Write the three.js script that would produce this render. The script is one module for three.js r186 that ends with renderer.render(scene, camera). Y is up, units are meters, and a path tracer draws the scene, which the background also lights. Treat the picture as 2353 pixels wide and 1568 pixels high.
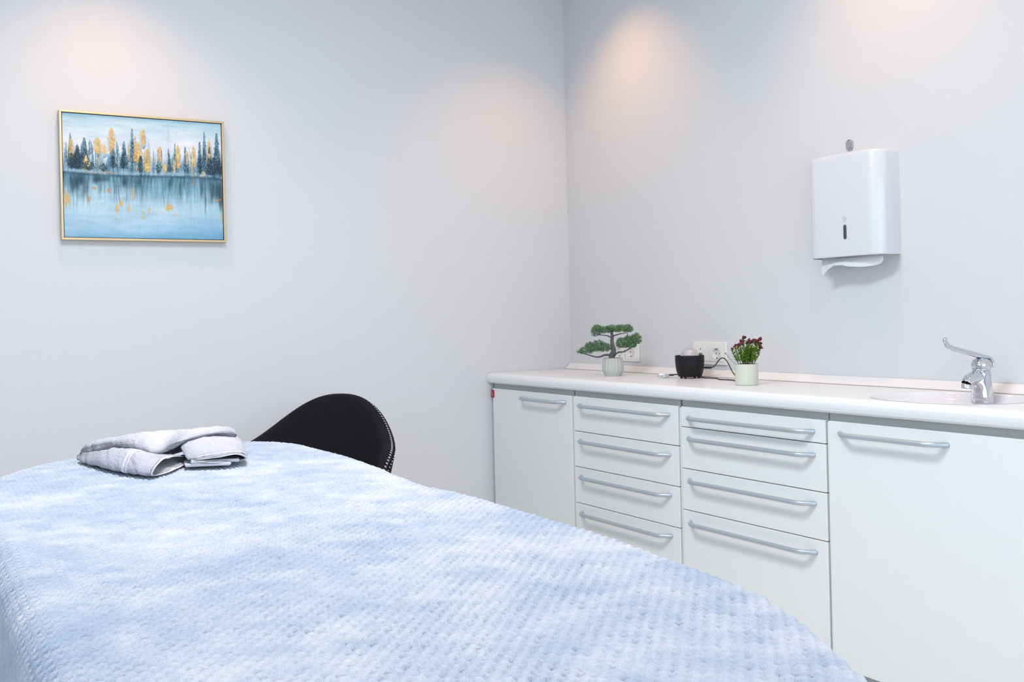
import * as THREE from 'three';
import { RoundedBoxGeometry } from 'three/addons/geometries/RoundedBoxGeometry.js';
import { mergeGeometries, mergeVertices, toCreasedNormals } from 'three/addons/utils/BufferGeometryUtils.js';
import { RectAreaLightUniformsLib } from 'three/addons/lights/RectAreaLightUniformsLib.js';

// ------------------------------------------------------------------ camera, light, exposure
const scene = new THREE.Scene();
const renderer = new THREE.WebGLRenderer({ antialias: true });
renderer.toneMapping = THREE.LinearToneMapping;
renderer.toneMappingExposure = 1.02;
renderer.shadowMap.enabled = true;
RectAreaLightUniformsLib.init();

const FOCAL = 2384.16;
const camera = new THREE.PerspectiveCamera(2 * Math.atan(784 / FOCAL) * 180 / Math.PI, 2353 / 1568, 0.05, 60);
camera.position.set(-2.7822, 1.1443, 4.1739);
camera.rotation.order = 'YXZ';
camera.rotation.y = -0.5322;
camera.rotation.z = -0.0229;
camera.setViewOffset(2353, 1568, 0, 55.45, 2353, 1568);
scene.add(camera);

scene.background = new THREE.Color().setRGB(0.80, 0.90, 1.05);

const CEIL = 2.8, ROOM_X = -4.0, ROOM_Z = 5.4;
// two windows let the daylight in: one opposite the cabinets, one behind the camera
const WIN = { z0: 2.2, z1: 4.6, y0: 1.1, y1: 2.5 }, WIN2 = { x0: -3.4, x1: -0.4, y0: 0.6, y1: 2.45 };
const DAY = new THREE.Color().setRGB(0.85, 0.935, 1.0);
function daylight(power, w, h, from, to) {
  const l = new THREE.RectAreaLight(DAY, power, w - 0.1, h - 0.1); l.position.set(...from); l.lookAt(...to); scene.add(l);
}
{
  const y = (WIN.y0 + WIN.y1) / 2, z = (WIN.z0 + WIN.z1) / 2, y2 = (WIN2.y0 + WIN2.y1) / 2, x2 = (WIN2.x0 + WIN2.x1) / 2;
  daylight(0.9, WIN.z1 - WIN.z0, WIN.y1 - WIN.y0, [ROOM_X + 0.02, y, z], [0, y, z]);
  daylight(2.5, WIN2.x1 - WIN2.x0, WIN2.y1 - WIN2.y0, [x2, y2, ROOM_Z - 0.02], [x2, y2, 0]);
}
// flat light panel in the ceiling over the head of the treatment table
const PANEL = { x: -2.15, z: 2.1, w: 0.6, l: 1.0, power: 25.5, color: new THREE.Color().setRGB(0.87, 0.945, 1.0) };
const LAMP = { color: new THREE.Color().setRGB(1.0, 0.53, 0.25), intensity: 2.05, angle: 0.93, penumbra: 0.55 };
const LAMP_SPOTS = [[-0.365, 0.54, 'over the bonsai'], [-0.365, 1.95, 'over the paper dispenser'], [-0.365, 3.36, 'beyond the washbasin'], [-2.11, 0.43, 'over the framed picture'], [-2.11, 1.95, 'over the folded towel'], [-2.11, 3.4, 'over the end of the treatment table facing the window']];

// ------------------------------------------------------------------ helpers
const V3 = (x, y, z) => new THREE.Vector3(x, y, z);
const lin = (r, g, b) => new THREE.Color().setRGB(r, g, b);
const srgb = (r, g, b) => new THREE.Color().setRGB(r / 255, g / 255, b / 255, THREE.SRGBColorSpace);
function rng(seed) { let s = seed >>> 0; return () => { s = (s + 0x6D2B79F5) >>> 0; let t = Math.imul(s ^ (s >>> 15), 1 | s); t = (t + Math.imul(t ^ (t >>> 7), 61 | t)) ^ t; return ((t ^ (t >>> 14)) >>> 0) / 4294967296; }; }
function hash2(x, y, s = 0) { let h = Math.imul(x, 374761393) + Math.imul(y, 668265263) + Math.imul(s, 2147483647 - 1013); h = Math.imul(h ^ (h >>> 13), 1274126177); h ^= h >>> 16; return (h >>> 0) / 4294967296; }
function noise2(x, y, s = 0, per = 0) {
  let xi = Math.floor(x), yi = Math.floor(y); const fx = x - xi, fy = y - yi;
  const w = (v) => per ? ((v % per) + per) % per : v;
  const u = fx * fx * (3 - 2 * fx), v = fy * fy * (3 - 2 * fy);
  const a = hash2(w(xi), w(yi), s), b = hash2(w(xi + 1), w(yi), s), c = hash2(w(xi), w(yi + 1), s), d = hash2(w(xi + 1), w(yi + 1), s);
  return a + (b - a) * u + (c - a) * v + (a - b - c + d) * u * v;
}
function fbm(x, y, o = 4, s = 0, per = 0) { let t = 0, a = 0.5, f = 1, n = 0; for (let i = 0; i < o; i++) { t += a * noise2(x * f, y * f, s + i * 17, per * f); n += a; a *= 0.5; f *= 2; } return t / n; }
const clamp = (v, a = 0, b = 1) => Math.min(b, Math.max(a, v));
const sstep = (a, b, v) => { const t = clamp((v - a) / (b - a)); return t * t * (3 - 2 * t); };
const mix = (a, b, t) => a + (b - a) * t;

function dataTex(w, h, fn, isColor, repeat = true) {
  const d = new Uint8Array(w * h * 4);
  for (let y = 0; y < h; y++) for (let x = 0; x < w; x++) { const c = fn(x, y), i = (y * w + x) * 4; d[i] = clamp(c[0]) * 255; d[i + 1] = clamp(c[1]) * 255; d[i + 2] = clamp(c[2]) * 255; d[i + 3] = 255; }
  const t = new THREE.DataTexture(d, w, h, THREE.RGBAFormat);
  t.magFilter = THREE.LinearFilter; t.minFilter = THREE.LinearMipmapLinearFilter; t.generateMipmaps = true;
  if (repeat) t.wrapS = t.wrapT = THREE.RepeatWrapping;
  if (isColor) t.colorSpace = THREE.SRGBColorSpace;
  t.needsUpdate = true; return t;
}
// uv in metres from the face direction
function metreUV(g) {
  const p = g.attributes.position, n = g.attributes.normal, uv = new Float32Array(p.count * 2);
  for (let i = 0; i < p.count; i++) {
    const ax = Math.abs(n.getX(i)), ay = Math.abs(n.getY(i)), az = Math.abs(n.getZ(i));
    if (ax >= ay && ax >= az) { uv[2 * i] = p.getZ(i); uv[2 * i + 1] = p.getY(i); }
    else if (ay >= az) { uv[2 * i] = p.getX(i); uv[2 * i + 1] = p.getZ(i); }
    else { uv[2 * i] = p.getX(i); uv[2 * i + 1] = p.getY(i); }
  }
  g.setAttribute('uv', new THREE.BufferAttribute(uv, 2)); return g;
}
const usedNames = new Map();
function numbered(n) { const k = usedNames.get(n) || 0; usedNames.set(n, k + 1); return k ? `${n}_${String(k).padStart(3, '0')}` : n; }
function clean(g) { const h = g.index ? g.toNonIndexed() : g; const o = new THREE.BufferGeometry(); for (const k of ['position', 'normal', 'uv']) { if (h.attributes[k]) o.setAttribute(k, h.attributes[k]); } if (!o.attributes.normal) o.computeVertexNormals(); if (!o.attributes.uv) metreUV(o); return o; }
function merged(gs) { return gs.length === 1 ? gs[0] : mergeGeometries(gs.map(clean), false); }
function mesh(name, geo, mat, parent) {
  const g = Array.isArray(geo) ? merged(geo) : geo;
  const m = new THREE.Mesh(g, mat); m.castShadow = m.receiveShadow = true;
  m.name = parent ? name : numbered(name);
  (parent || scene).add(m); return m;
}
function thing(name, label, category, pos = [0, 0, 0], group) {
  const o = new THREE.Group(); o.name = numbered(name); o.position.set(...pos); scene.add(o);
  o.userData = { label, category }; if (group) o.userData.group = group; return o;
}
function tag(o, label, category, group) { Object.assign(o.userData, { label, category }); if (group) o.userData.group = group; return o; }
function structure(name, geo, mat, label, category) { const m = mesh(name, geo, mat); m.userData = { kind: 'structure', label, category }; return m; }
const at = (g, x, y, z) => { g.translate(x, y, z); return g; };
// box given by its limits, rounded edges when r > 0
function box(x0, x1, y0, y1, z0, z1, r = 0, seg = 2) {
  const g = r ? new RoundedBoxGeometry(x1 - x0, y1 - y0, z1 - z0, seg, r) : new THREE.BoxGeometry(x1 - x0, y1 - y0, z1 - z0);
  g.translate((x0 + x1) / 2, (y0 + y1) / 2, (z0 + z1) / 2); return metreUV(g);
}
const cyl = (r0, r1, h, n = 32) => new THREE.CylinderGeometry(r1, r0, h, n).translate(0, h / 2, 0);
const lathe = (pts, n = 48) => new THREE.LatheGeometry(pts.map(([r, y]) => new THREE.Vector2(r, y)), n);
function tube(pts, r, seg = 48, rad = 10, closed = false) { return new THREE.TubeGeometry(new THREE.CatmullRomCurve3(pts.map((p) => V3(...p)), closed, 'centripetal'), seg, r, rad, closed); }
// grid of points -> surface, optionally closed in u
function gridGeo(nu, nv, fn, closeU = false) {
  const pos = [], uv = [], idx = [];
  for (let j = 0; j <= nv; j++) for (let i = 0; i <= nu; i++) { const p = fn(i / nu, j / nv); pos.push(p[0], p[1], p[2]); uv.push(i / nu, j / nv); }
  const w = nu + 1;
  for (let j = 0; j < nv; j++) for (let i = 0; i < nu; i++) { const a = j * w + i, b = a + 1, c = a + w, d = c + 1; idx.push(a, b, c, b, d, c); }
  const g = new THREE.BufferGeometry();
  g.setAttribute('position', new THREE.Float32BufferAttribute(pos, 3)); g.setAttribute('uv', new THREE.Float32BufferAttribute(uv, 2)); g.setIndex(idx);
  g.computeVertexNormals();
  if (closeU) { const n = g.attributes.normal; for (let j = 0; j <= nv; j++) { const a = j * w, b = a + nu; const v = V3(n.getX(a) + n.getX(b), n.getY(a) + n.getY(b), n.getZ(a) + n.getZ(b)).normalize(); n.setXYZ(a, v.x, v.y, v.z); n.setXYZ(b, v.x, v.y, v.z); } }
  return g;
}

// ------------------------------------------------------------------ materials
const wallBump = dataTex(512, 512, (x, y) => { const v = 0.6 * fbm(x / 6, y / 6, 3, 5, 0) + 0.4 * fbm(x / 32, y / 32, 2, 9, 16); return [v, v, v]; }, false);
wallBump.repeat.set(1.4, 1.4);
const M = {
  wall: new THREE.MeshStandardMaterial({ color: lin(0.65, 0.665, 0.69), roughness: 0.88, bumpMap: wallBump, bumpScale: 0.0006 }),
  ceiling: new THREE.MeshStandardMaterial({ color: lin(0.84, 0.84, 0.85), roughness: 0.95 }),
  floor: new THREE.MeshStandardMaterial({ color: lin(0.72, 0.72, 0.71), roughness: 0.55 }),
  front: new THREE.MeshPhysicalMaterial({ color: lin(0.75, 0.785, 0.785), roughness: 0.38, specularIntensity: 0.7 }),
  carcass: new THREE.MeshStandardMaterial({ color: lin(0.74, 0.77, 0.76), roughness: 0.55 }),
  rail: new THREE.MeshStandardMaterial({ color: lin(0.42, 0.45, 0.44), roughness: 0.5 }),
  worktop: new THREE.MeshPhysicalMaterial({ color: lin(0.73, 0.765, 0.785), roughness: 0.32, specularIntensity: 0.8 }),
  whiteTrim: new THREE.MeshStandardMaterial({ color: lin(0.74, 0.74, 0.75), roughness: 0.45 }),
  aluminium: new THREE.MeshPhysicalMaterial({ color: lin(0.45, 0.52, 0.57), roughness: 0.36, metalness: 0.55 }),
  ceramic: new THREE.MeshPhysicalMaterial({ color: lin(0.80, 0.80, 0.83), roughness: 0.12 }),
  chrome: new THREE.MeshPhysicalMaterial({ color: lin(0.62, 0.65, 0.69), roughness: 0.06, metalness: 1 }),
  darkHole: new THREE.MeshStandardMaterial({ color: lin(0.05, 0.05, 0.055), roughness: 0.7 }),
  plasticWhite: new THREE.MeshPhysicalMaterial({ color: lin(0.67, 0.69, 0.72), roughness: 0.28, clearcoat: 0.15, clearcoatRoughness: 0.2 }),
  socket: new THREE.MeshPhysicalMaterial({ color: lin(0.82, 0.80, 0.77), roughness: 0.3 }),
  blackPlastic: new THREE.MeshPhysicalMaterial({ color: lin(0.005, 0.0055, 0.0075), roughness: 0.5, specularIntensity: 0.6 }),
  cable: new THREE.MeshStandardMaterial({ color: lin(0.045, 0.05, 0.055), roughness: 0.5 }),
  paper: new THREE.MeshPhysicalMaterial({ color: lin(0.83, 0.84, 0.85), roughness: 0.95, side: THREE.DoubleSide, transmission: 0.12, thickness: 0 }),
  gold: new THREE.MeshPhysicalMaterial({ color: lin(0.56, 0.44, 0.28), roughness: 0.42, metalness: 0.6 }),
  frameDark: new THREE.MeshStandardMaterial({ color: lin(0.035, 0.035, 0.03), roughness: 0.6 }),
  leg: new THREE.MeshPhysicalMaterial({ color: lin(0.03, 0.03, 0.032), roughness: 0.4, metalness: 0.5 }),
};
[M.wall, M.ceiling].forEach((m) => { m.side = THREE.FrontSide; });

// ------------------------------------------------------------------ room
{
  const T = 0.15;
  structure('wall_back', box(ROOM_X - T, T, 0, CEIL, -T, 0), M.wall, 'plain cool white painted wall with the framed lake picture', 'wall');
  structure('wall_right', box(0, T, 0, CEIL, 0, ROOM_Z), M.wall, 'plain white painted wall above the worktop', 'wall');
  structure('wall_left', [
    box(ROOM_X - T, ROOM_X, 0, CEIL, 0, WIN.z0), box(ROOM_X - T, ROOM_X, 0, CEIL, WIN.z1, ROOM_Z),
    box(ROOM_X - T, ROOM_X, 0, WIN.y0, WIN.z0, WIN.z1), box(ROOM_X - T, ROOM_X, WIN.y1, CEIL, WIN.z0, WIN.z1)], M.wall, 'white painted wall with the wide window opposite the cabinets', 'wall');
  structure('wall_front', [
    box(ROOM_X - T, WIN2.x0, 0, CEIL, ROOM_Z, ROOM_Z + T), box(WIN2.x1, T, 0, CEIL, ROOM_Z, ROOM_Z + T),
    box(WIN2.x0, WIN2.x1, 0, WIN2.y0, ROOM_Z, ROOM_Z + T), box(WIN2.x0, WIN2.x1, WIN2.y1, CEIL, ROOM_Z, ROOM_Z + T)], M.wall, 'white painted wall with a low wide window facing the framed picture', 'wall');
  structure('floor', box(ROOM_X - T, T, -0.1, 0, -T, ROOM_Z + T), M.floor, 'grey floor under the treatment table', 'floor');
  structure('ceiling', box(ROOM_X - T, T, CEIL, CEIL + 0.1, -T, ROOM_Z + T), M.ceiling, 'white ceiling with recessed downlights', 'ceiling');
  const glass = new THREE.MeshPhysicalMaterial({ color: 0xffffff, roughness: 0.0, transmission: 1, thickness: 0 });
  // built along x with its inner face at z = 0, then turned into its wall
  const casement = (name, label, W, y0, y1) => {
    const w = new THREE.Group(); w.name = name; scene.add(w); w.userData = { kind: 'structure', label, category: 'window' };
    const f = 0.06, a = 0.04, b = 0.1, h = W / 2;
    mesh('window_frame', [box(-h, h, y0, y0 + f, a, b), box(-h, h, y1 - f, y1, a, b), box(-h, -h + f, y0 + f, y1 - f, a, b), box(h - f, h, y0 + f, y1 - f, a, b), box(-f / 2, f / 2, y0 + f, y1 - f, a, b)], M.whiteTrim, w);
    for (const s of [-1, 1]) mesh('pane', box(s < 0 ? -h + f : f / 2, s < 0 ? -f / 2 : h - f, y0 + f, y1 - f, a + 0.028, a + 0.032), glass, w);
    return w;
  };
  const w1 = casement('window_1', 'wide white framed window opposite the cabinets', WIN.z1 - WIN.z0, WIN.y0, WIN.y1); w1.position.set(ROOM_X, 0, (WIN.z0 + WIN.z1) / 2); w1.rotation.y = -Math.PI / 2;
  const w2 = casement('window_2', 'wide white framed window facing the picture', WIN2.x1 - WIN2.x0, WIN2.y0, WIN2.y1); w2.position.set((WIN2.x0 + WIN2.x1) / 2, 0, ROOM_Z);
}

// ------------------------------------------------------------------ cabinets
const FX = -0.4477, FT = 0.020, DOOR_TOP = 0.82, DOOR_BOT = 0.10;   // plane of the fronts
function front(z0, z1, y0, y1) { return box(FX, FX + FT, y0 + 0.0012, y1 - 0.0012, z0, z1, 0.0022, 2); }
function handleGeo(z0, z1) {
  // bow handle: bar with both ends swept back to the front
  const h = 0.034, r = 0.0073;
  const pts = [[0.002, 0, z0 + 0.004], [-0.008, 0, z0 + 0.012], [-0.018, 0, z0 + 0.023], [-0.028, 0, z0 + 0.036], [-h, 0, z0 + 0.055], [-h, 0, z0 + 0.08], [-h, 0, (z0 + z1) / 2], [-h, 0, z1 - 0.08], [-h, 0, z1 - 0.055], [-0.028, 0, z1 - 0.036], [-0.018, 0, z1 - 0.023], [-0.008, 0, z1 - 0.012], [0.002, 0, z1 - 0.004]];
  return tube(pts, r, 72, 12);
}
const HANDLES = new Map();
function handle(y, z0, z1, parent) {
  const key = (z1 - z0).toFixed(3);
  if (!HANDLES.has(key)) HANDLES.set(key, handleGeo(0, z1 - z0));
  const m = mesh('handle', HANDLES.get(key), M.aluminium, parent); m.position.set(FX, y, z0);
  m.userData.label = 'silver bow handle'; return m;
}
function cabinet(label, z0, z1, fronts) {
  const c = thing('base_cabinet', label, 'cabinet', [0, 0, 0], 'white base cabinets under the worktop');
  const t = 0.018, xb = -0.008, xf = FX + FT + 0.001, a = z0 - 0.004, b = z1 + 0.004;
  mesh('side_panel', box(xf, xb, 0.1, 0.842, a, a + t), M.carcass, c);
  mesh('side_panel', box(xf, xb, 0.1, 0.842, b - t, b), M.carcass, c);
  mesh('back_panel', box(xb - 0.006, xb, 0.1, 0.842, a + t, b - t), M.carcass, c);
  mesh('bottom_panel', box(xf, xb - 0.006, 0.1, 0.118, a + t, b - t), M.carcass, c);
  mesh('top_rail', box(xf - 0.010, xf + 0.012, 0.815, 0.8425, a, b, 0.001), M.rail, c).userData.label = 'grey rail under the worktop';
  mesh('edge_strip', box(FX + 0.007, FX + 0.0205, 0.1, 0.814, z1 + 0.0030, z1 + 0.0110), M.carcass, c);
  mesh('plinth', box(FX + 0.07, FX + 0.088, 0, 0.1, a, b), M.rail, c);
  for (const [kind, y0, y1, hy, h0, h1] of fronts) {
    const p = mesh(kind, front(z0, z1, y0, y1), M.front, c);
    if (hy) handle(hy, h0 - 0.007, h1 + 0.006, p);
  }
  return c;
}
const cabA = cabinet('narrow-handled white cupboard beside the back wall with a red tag', 0.02, 0.668, [['door', DOOR_BOT, DOOR_TOP, 0.7895, 0.285, 0.622]]);
cabinet('white cabinet of equal drawers beside the cupboard with the red tag', 0.6845, 1.3353, [
  ['drawer_front', 0.6787, DOOR_TOP, 0.785, 0.731, 1.287], ['drawer_front', 0.5353, 0.6787, 0.643, 0.731, 1.287], ['drawer_front', 0.3902, 0.5353, 0.5, 0.731, 1.287], ['drawer_front', 0.2457, 0.3902, 0.355, 0.731, 1.287], ['drawer_front', DOOR_BOT, 0.2457, 0.211, 0.731, 1.287]]);
cabinet('white cabinet with a shallow top drawer beside the sink cupboard', 1.3537, 2.0081, [
  ['drawer_front', 0.749, DOOR_TOP, 0.783, 1.396, 1.962], ['drawer_front', 0.6045, 0.749, 0.7125, 1.396, 1.962], ['drawer_front', 0.4608, 0.6045, 0.5675, 1.396, 1.962], ['drawer_front', DOOR_BOT, 0.4608, 0.422, 1.396, 1.962]]);
cabinet('white cupboard under the washbasin', 2.0201, 2.672, [['door', DOOR_BOT, DOOR_TOP, 0.7855, 2.066, 2.421]]);
{
  const t = mesh('badge', box(FX - 0.004, FX + 0.012, 0.777, 0.811, 0.010, 0.035, 0.002), new THREE.MeshStandardMaterial({ color: lin(0.32, 0.02, 0.04), roughness: 0.5 }), cabA);
  t.userData.label = 'small dark red tag';
  const w = mesh('badge_mark', [box(FX - 0.0048, FX - 0.0038, 0.796, 0.803, 0.017, 0.021), box(FX - 0.0048, FX - 0.0038, 0.786, 0.790, 0.022, 0.028), box(FX - 0.0048, FX - 0.0038, 0.791, 0.794, 0.0195, 0.0225)], new THREE.MeshStandardMaterial({ color: lin(0.6, 0.45, 0.48), roughness: 0.6 }), t);
  w.userData.label = 'pale marks on the red tag';
}

// ------------------------------------------------------------------ worktop, upstand, basin
const H = 0.8886, HU = 0.8428, TX = -0.4677;
const SK = { cx: -0.2465, cz: 2.29, rx: 0.1925, rz: 0.222, n: 2.3 };
const skPoint = (th, k = 1) => { const c = Math.cos(th), s = Math.sin(th), q = Math.pow(Math.pow(Math.abs(c), SK.n) + Math.pow(Math.abs(s), SK.n), -1 / SK.n); return [SK.cx + SK.rx * c * q * k, SK.cz + SK.rz * s * q * k]; };
{
  const zL = 0.003, zR = 2.70, xN = -0.4455;
  const s = new THREE.Shape(); s.moveTo(xN, -zL); s.lineTo(-0.001, -zL); s.lineTo(-0.001, -zR); s.lineTo(xN, -zR); s.closePath();
  const hole = new THREE.Path(); for (let i = 0; i <= 96; i++) { const [x, z] = skPoint(-i / 96 * Math.PI * 2, 1.0005); if (i) hole.lineTo(x, -z); else hole.moveTo(x, -z); } s.holes.push(hole);
  // shape lies in (x, -z); extrude upwards
  const slab = new THREE.ExtrudeGeometry(s, { depth: H - HU, bevelEnabled: false, curveSegments: 24 }); slab.rotateX(-Math.PI / 2); slab.translate(0, HU, 0); metreUV(slab);
  const prof = []; const rt = 0.0222, rb = 0.014;
  for (let i = 0; i <= 10; i++) { const a = i / 10 * Math.PI / 2; prof.push([xN - rt * Math.sin(a), H - rt + rt * Math.cos(a)]); }
  for (let i = 0; i <= 8; i++) { const a = i / 8 * Math.PI / 2; prof.push([TX + rb - rb * Math.cos(a), HU + rb - rb * Math.sin(a)]); }
  prof.push([xN, HU]);
  const nose = new THREE.Shape(); prof.forEach(([x, y], i) => i ? nose.lineTo(x, y) : nose.moveTo(x, y)); nose.closePath();
  const ng = new THREE.ExtrudeGeometry(nose, { depth: zR - zL, bevelEnabled: false }); ng.translate(0, 0, zL);
  const noseG = toCreasedNormals(ng, 0.6); metreUV(noseG);
  tag(mesh('worktop', [slab, noseG], M.worktop), 'long white worktop with a rounded front edge over the cabinets', 'worktop');
  const tri = new THREE.Shape(); tri.moveTo(-0.037, H); tri.lineTo(-0.0365, H + 0.004); tri.lineTo(-0.006, H + 0.0275); tri.lineTo(-0.001, H + 0.0275); tri.lineTo(-0.001, H); tri.closePath();
  const tg = new THREE.ExtrudeGeometry(tri, { depth: 2.696, bevelEnabled: false }); tg.translate(0, 0, 0.004);
  const st = mesh('trim_1', metreUV(tg), M.whiteTrim); st.userData = { kind: 'structure', label: 'slanted white upstand strip between worktop and wall', category: 'trim' };
  const gap = mesh('seal', box(-0.0395, -0.0368, H - 0.0002, H + 0.0016, 0.004, 2.70), new THREE.MeshStandardMaterial({ color: lin(0.30, 0.28, 0.27), roughness: 0.8 }), st); gap.userData.label = 'thin grey seal along the upstand';

  const basin = thing('washbasin', 'round white washbasin set into the worktop', 'washbasin');
  const depth = (x, z, k) => {
    const roll = 0.0235 * sstep(1.0, 0.90, k);
    const dx = x - (SK.cx - 0.030), dz = z - SK.cz, q = Math.sqrt((dx / 0.140) ** 2 + (dz / 0.195) ** 2);
    return roll + 0.115 * sstep(1.0, 0.50, q);
  };
  const bg = gridGeo(120, 48, (u, v) => { const th = u * Math.PI * 2; const [x, z] = skPoint(-th, v); return [x, H + 0.0006 - depth(x, z, v), z]; }, true);
  mesh('bowl', bg, new THREE.MeshPhysicalMaterial({ color: lin(0.70, 0.705, 0.745), roughness: 0.12, side: THREE.DoubleSide }), basin);
  const drain = lathe([[0, 0.003], [0.012, 0.003], [0.02, 0.0025], [0.023, 0]], 32); at(drain, SK.cx - 0.035, H - 0.1385, SK.cz);
  mesh('drain', drain, M.chrome, basin);
}

// ------------------------------------------------------------------ mixer tap with long elbow lever
{
  const t = thing('mixer_tap', 'chrome mixer tap with a long elbow lever on the washbasin', 'tap', [-0.106, H - 0.0227, 2.286]);
  // body: oval column widening at its foot, spout blended towards -x
  const body = gridGeo(64, 40, (u, v) => {
    const a = u * Math.PI * 2, y = v * 0.0955;
    let r = mix(0.0312, 0.0262, sstep(0.0, 0.75, v)); if (v > 0.9) r *= 1 - 0.12 * (v - 0.9) / 0.1; if (v < 0.03) r *= 0.97 + v;
    const lean = -0.004 * v;
    // belly towards the spout
    const front = Math.max(0, -Math.cos(a)), bulge = 0.012 * Math.exp(-(((v - 0.66) / 0.2) ** 2)) * front ** 3;
    return [Math.cos(a) * (r + bulge) + lean, y, -Math.sin(a) * r];
  }, true);
  mesh('body', body, M.chrome, t);
  const spPath = new THREE.CatmullRomCurve3([V3(0.0, 0.072, 0), V3(-0.022, 0.076, 0), V3(-0.044, 0.074, 0), V3(-0.062, 0.067, 0), V3(-0.0705, 0.058, 0)]);
  const sp = gridGeo(40, 40, (u, v) => {
    const a = u * Math.PI * 2, c = spPath.getPoint(v), tn = spPath.getTangent(v), n = V3(-tn.y, tn.x, 0), r = mix(0.022, 0.0145, Math.pow(v, 0.8));
    return [c.x + n.x * r * Math.sin(a), c.y + n.y * r * Math.sin(a), r * (1 + 0.1 * (1 - v)) * Math.cos(a)];
  }, true);
  mesh('spout', sp, M.chrome, t);
  const aer = lathe([[0.0, 0.002], [0.0095, 0.002], [0.0098, 0], [0.0138, 0], [0.0142, 0.002], [0.0142, 0.010], [0.013, 0.015], [0, 0.015]], 32);
  const am = mesh('aerator', aer, M.chrome, t); am.position.set(-0.0715, 0.0445, 0); am.rotation.z = -0.1;
  const ring = lathe([[0.0245, 0], [0.0262, 0.001], [0.0262, 0.003], [0.0245, 0.0045]], 40); const rm = mesh('ring', ring, M.chrome, t); rm.position.set(-0.004, 0.0945, 0);
  const dome = lathe([[0.0245, 0], [0.0272, 0.006], [0.0278, 0.012], [0.0262, 0.020], [0.0215, 0.027], [0.013, 0.0325], [0.005, 0.0345], [0.0001, 0.035]], 48);
  const dm = mesh('lever_cap', dome, M.chrome, t); dm.position.set(-0.003, 0.0975, 0); dm.rotation.z = -0.06;
  // lever: flat bar that rises from the back of the cap, runs forward and ends in an upturned tip
  const lv = new THREE.CatmullRomCurve3([V3(0.025, 0.100, 0), V3(0.0275, 0.115, 0), V3(0.018, 0.128, 0), V3(-0.006, 0.1345, 0), V3(-0.05, 0.1445, 0), V3(-0.10, 0.155, 0), V3(-0.136, 0.1635, 0), V3(-0.153, 0.172, 0), V3(-0.160, 0.185, 0), V3(-0.161, 0.194, 0)], false, 'centripetal');
  const bar = gridGeo(28, 110, (u, v) => {
    const a = u * Math.PI * 2, c = lv.getPointAt(clamp(v, 0, 1)), tn = lv.getTangentAt(clamp(v, 0.001, 0.999)), n = V3(-tn.y, tn.x, 0);
    const e = Math.min(1, Math.sqrt(Math.max(0, 1 - ((Math.max(0, v - 0.965)) / 0.035) ** 2))) * Math.min(1, v / 0.01 + 0.05);
    const hw = mix(0.021, 0.0048, sstep(0.12, 0.45, v)) * e, ht = mix(0.0050, 0.0074, sstep(0.1, 0.4, v)) * e;
    const ca = Math.cos(a), sa = Math.sin(a), q = Math.pow(Math.abs(ca) ** 3 + Math.abs(sa) ** 3, -1 / 3);
    return [c.x + n.x * ht * sa * q, c.y + n.y * ht * sa * q, hw * ca * q];
  }, true);
  mesh('lever', bar, M.chrome, t);
  const dot = mesh('indicator', new THREE.SphereGeometry(0.0024, 16, 12), M.chrome, t); dot.position.set(-0.0265, 0.035, 0.014); dot.scale.x = 0.5;
}

// ------------------------------------------------------------------ wall sockets
function schuko(parent, zc, yc) {
  const cup = lathe([[0.0001, -0.0005], [0.0195, -0.0005], [0.0205, 0.001], [0.0208, 0.0095], [0.0218, 0.0102], [0.0235, 0.0098], [0.0238, 0.009]], 40); cup.rotateZ(Math.PI / 2);
  const c = mesh('socket_cup', cup, M.socket, parent); c.position.set(-0.003, yc, zc);
  for (const s of [-1, 1]) { const h = mesh('pin_hole', new THREE.CylinderGeometry(0.0028, 0.0028, 0.0012, 16).rotateZ(Math.PI / 2), M.darkHole, parent); h.position.set(-0.0036, yc, zc + s * 0.0095); }
  for (const s of [-1, 1]) mesh('earth_clip', box(-0.011, -0.003, yc + s * 0.0185 - 0.0018, yc + s * 0.0185 + 0.0018, zc - 0.003, zc + 0.003), new THREE.MeshStandardMaterial({ color: lin(0.16, 0.15, 0.14), roughness: 0.4, metalness: 0.6 }), parent);
}
function plateWithHoles(z0, z1, y0, y1, x0, x1, holes) {
  const s = new THREE.Shape(), r = 0.004; s.moveTo(z0 + r, y0); s.lineTo(z1 - r, y0); s.quadraticCurveTo(z1, y0, z1, y0 + r); s.lineTo(z1, y1 - r); s.quadraticCurveTo(z1, y1, z1 - r, y1); s.lineTo(z0 + r, y1); s.quadraticCurveTo(z0, y1, z0, y1 - r); s.lineTo(z0, y0 + r); s.quadraticCurveTo(z0, y0, z0 + r, y0);
  for (const h of holes) { const p = new THREE.Path(); if (h.length === 3) p.absarc(h[0], h[1], h[2], 0, Math.PI * 2, true); else { p.moveTo(h[0], h[2]); p.lineTo(h[0], h[3]); p.lineTo(h[1], h[3]); p.lineTo(h[1], h[2]); p.closePath(); } s.holes.push(p); }
  const g = new THREE.ExtrudeGeometry(s, { depth: x1 - x0 - 0.003, bevelEnabled: true, bevelSize: 0.002, bevelThickness: 0.0015, bevelOffset: -0.002, bevelSegments: 2, curveSegments: 28 });
  // shape (z, y) extruded: turn so that depth runs along -x
  g.rotateY(-Math.PI / 2); g.translate(x1 - 0.0015, 0, 0); return metreUV(g);
}
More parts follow.
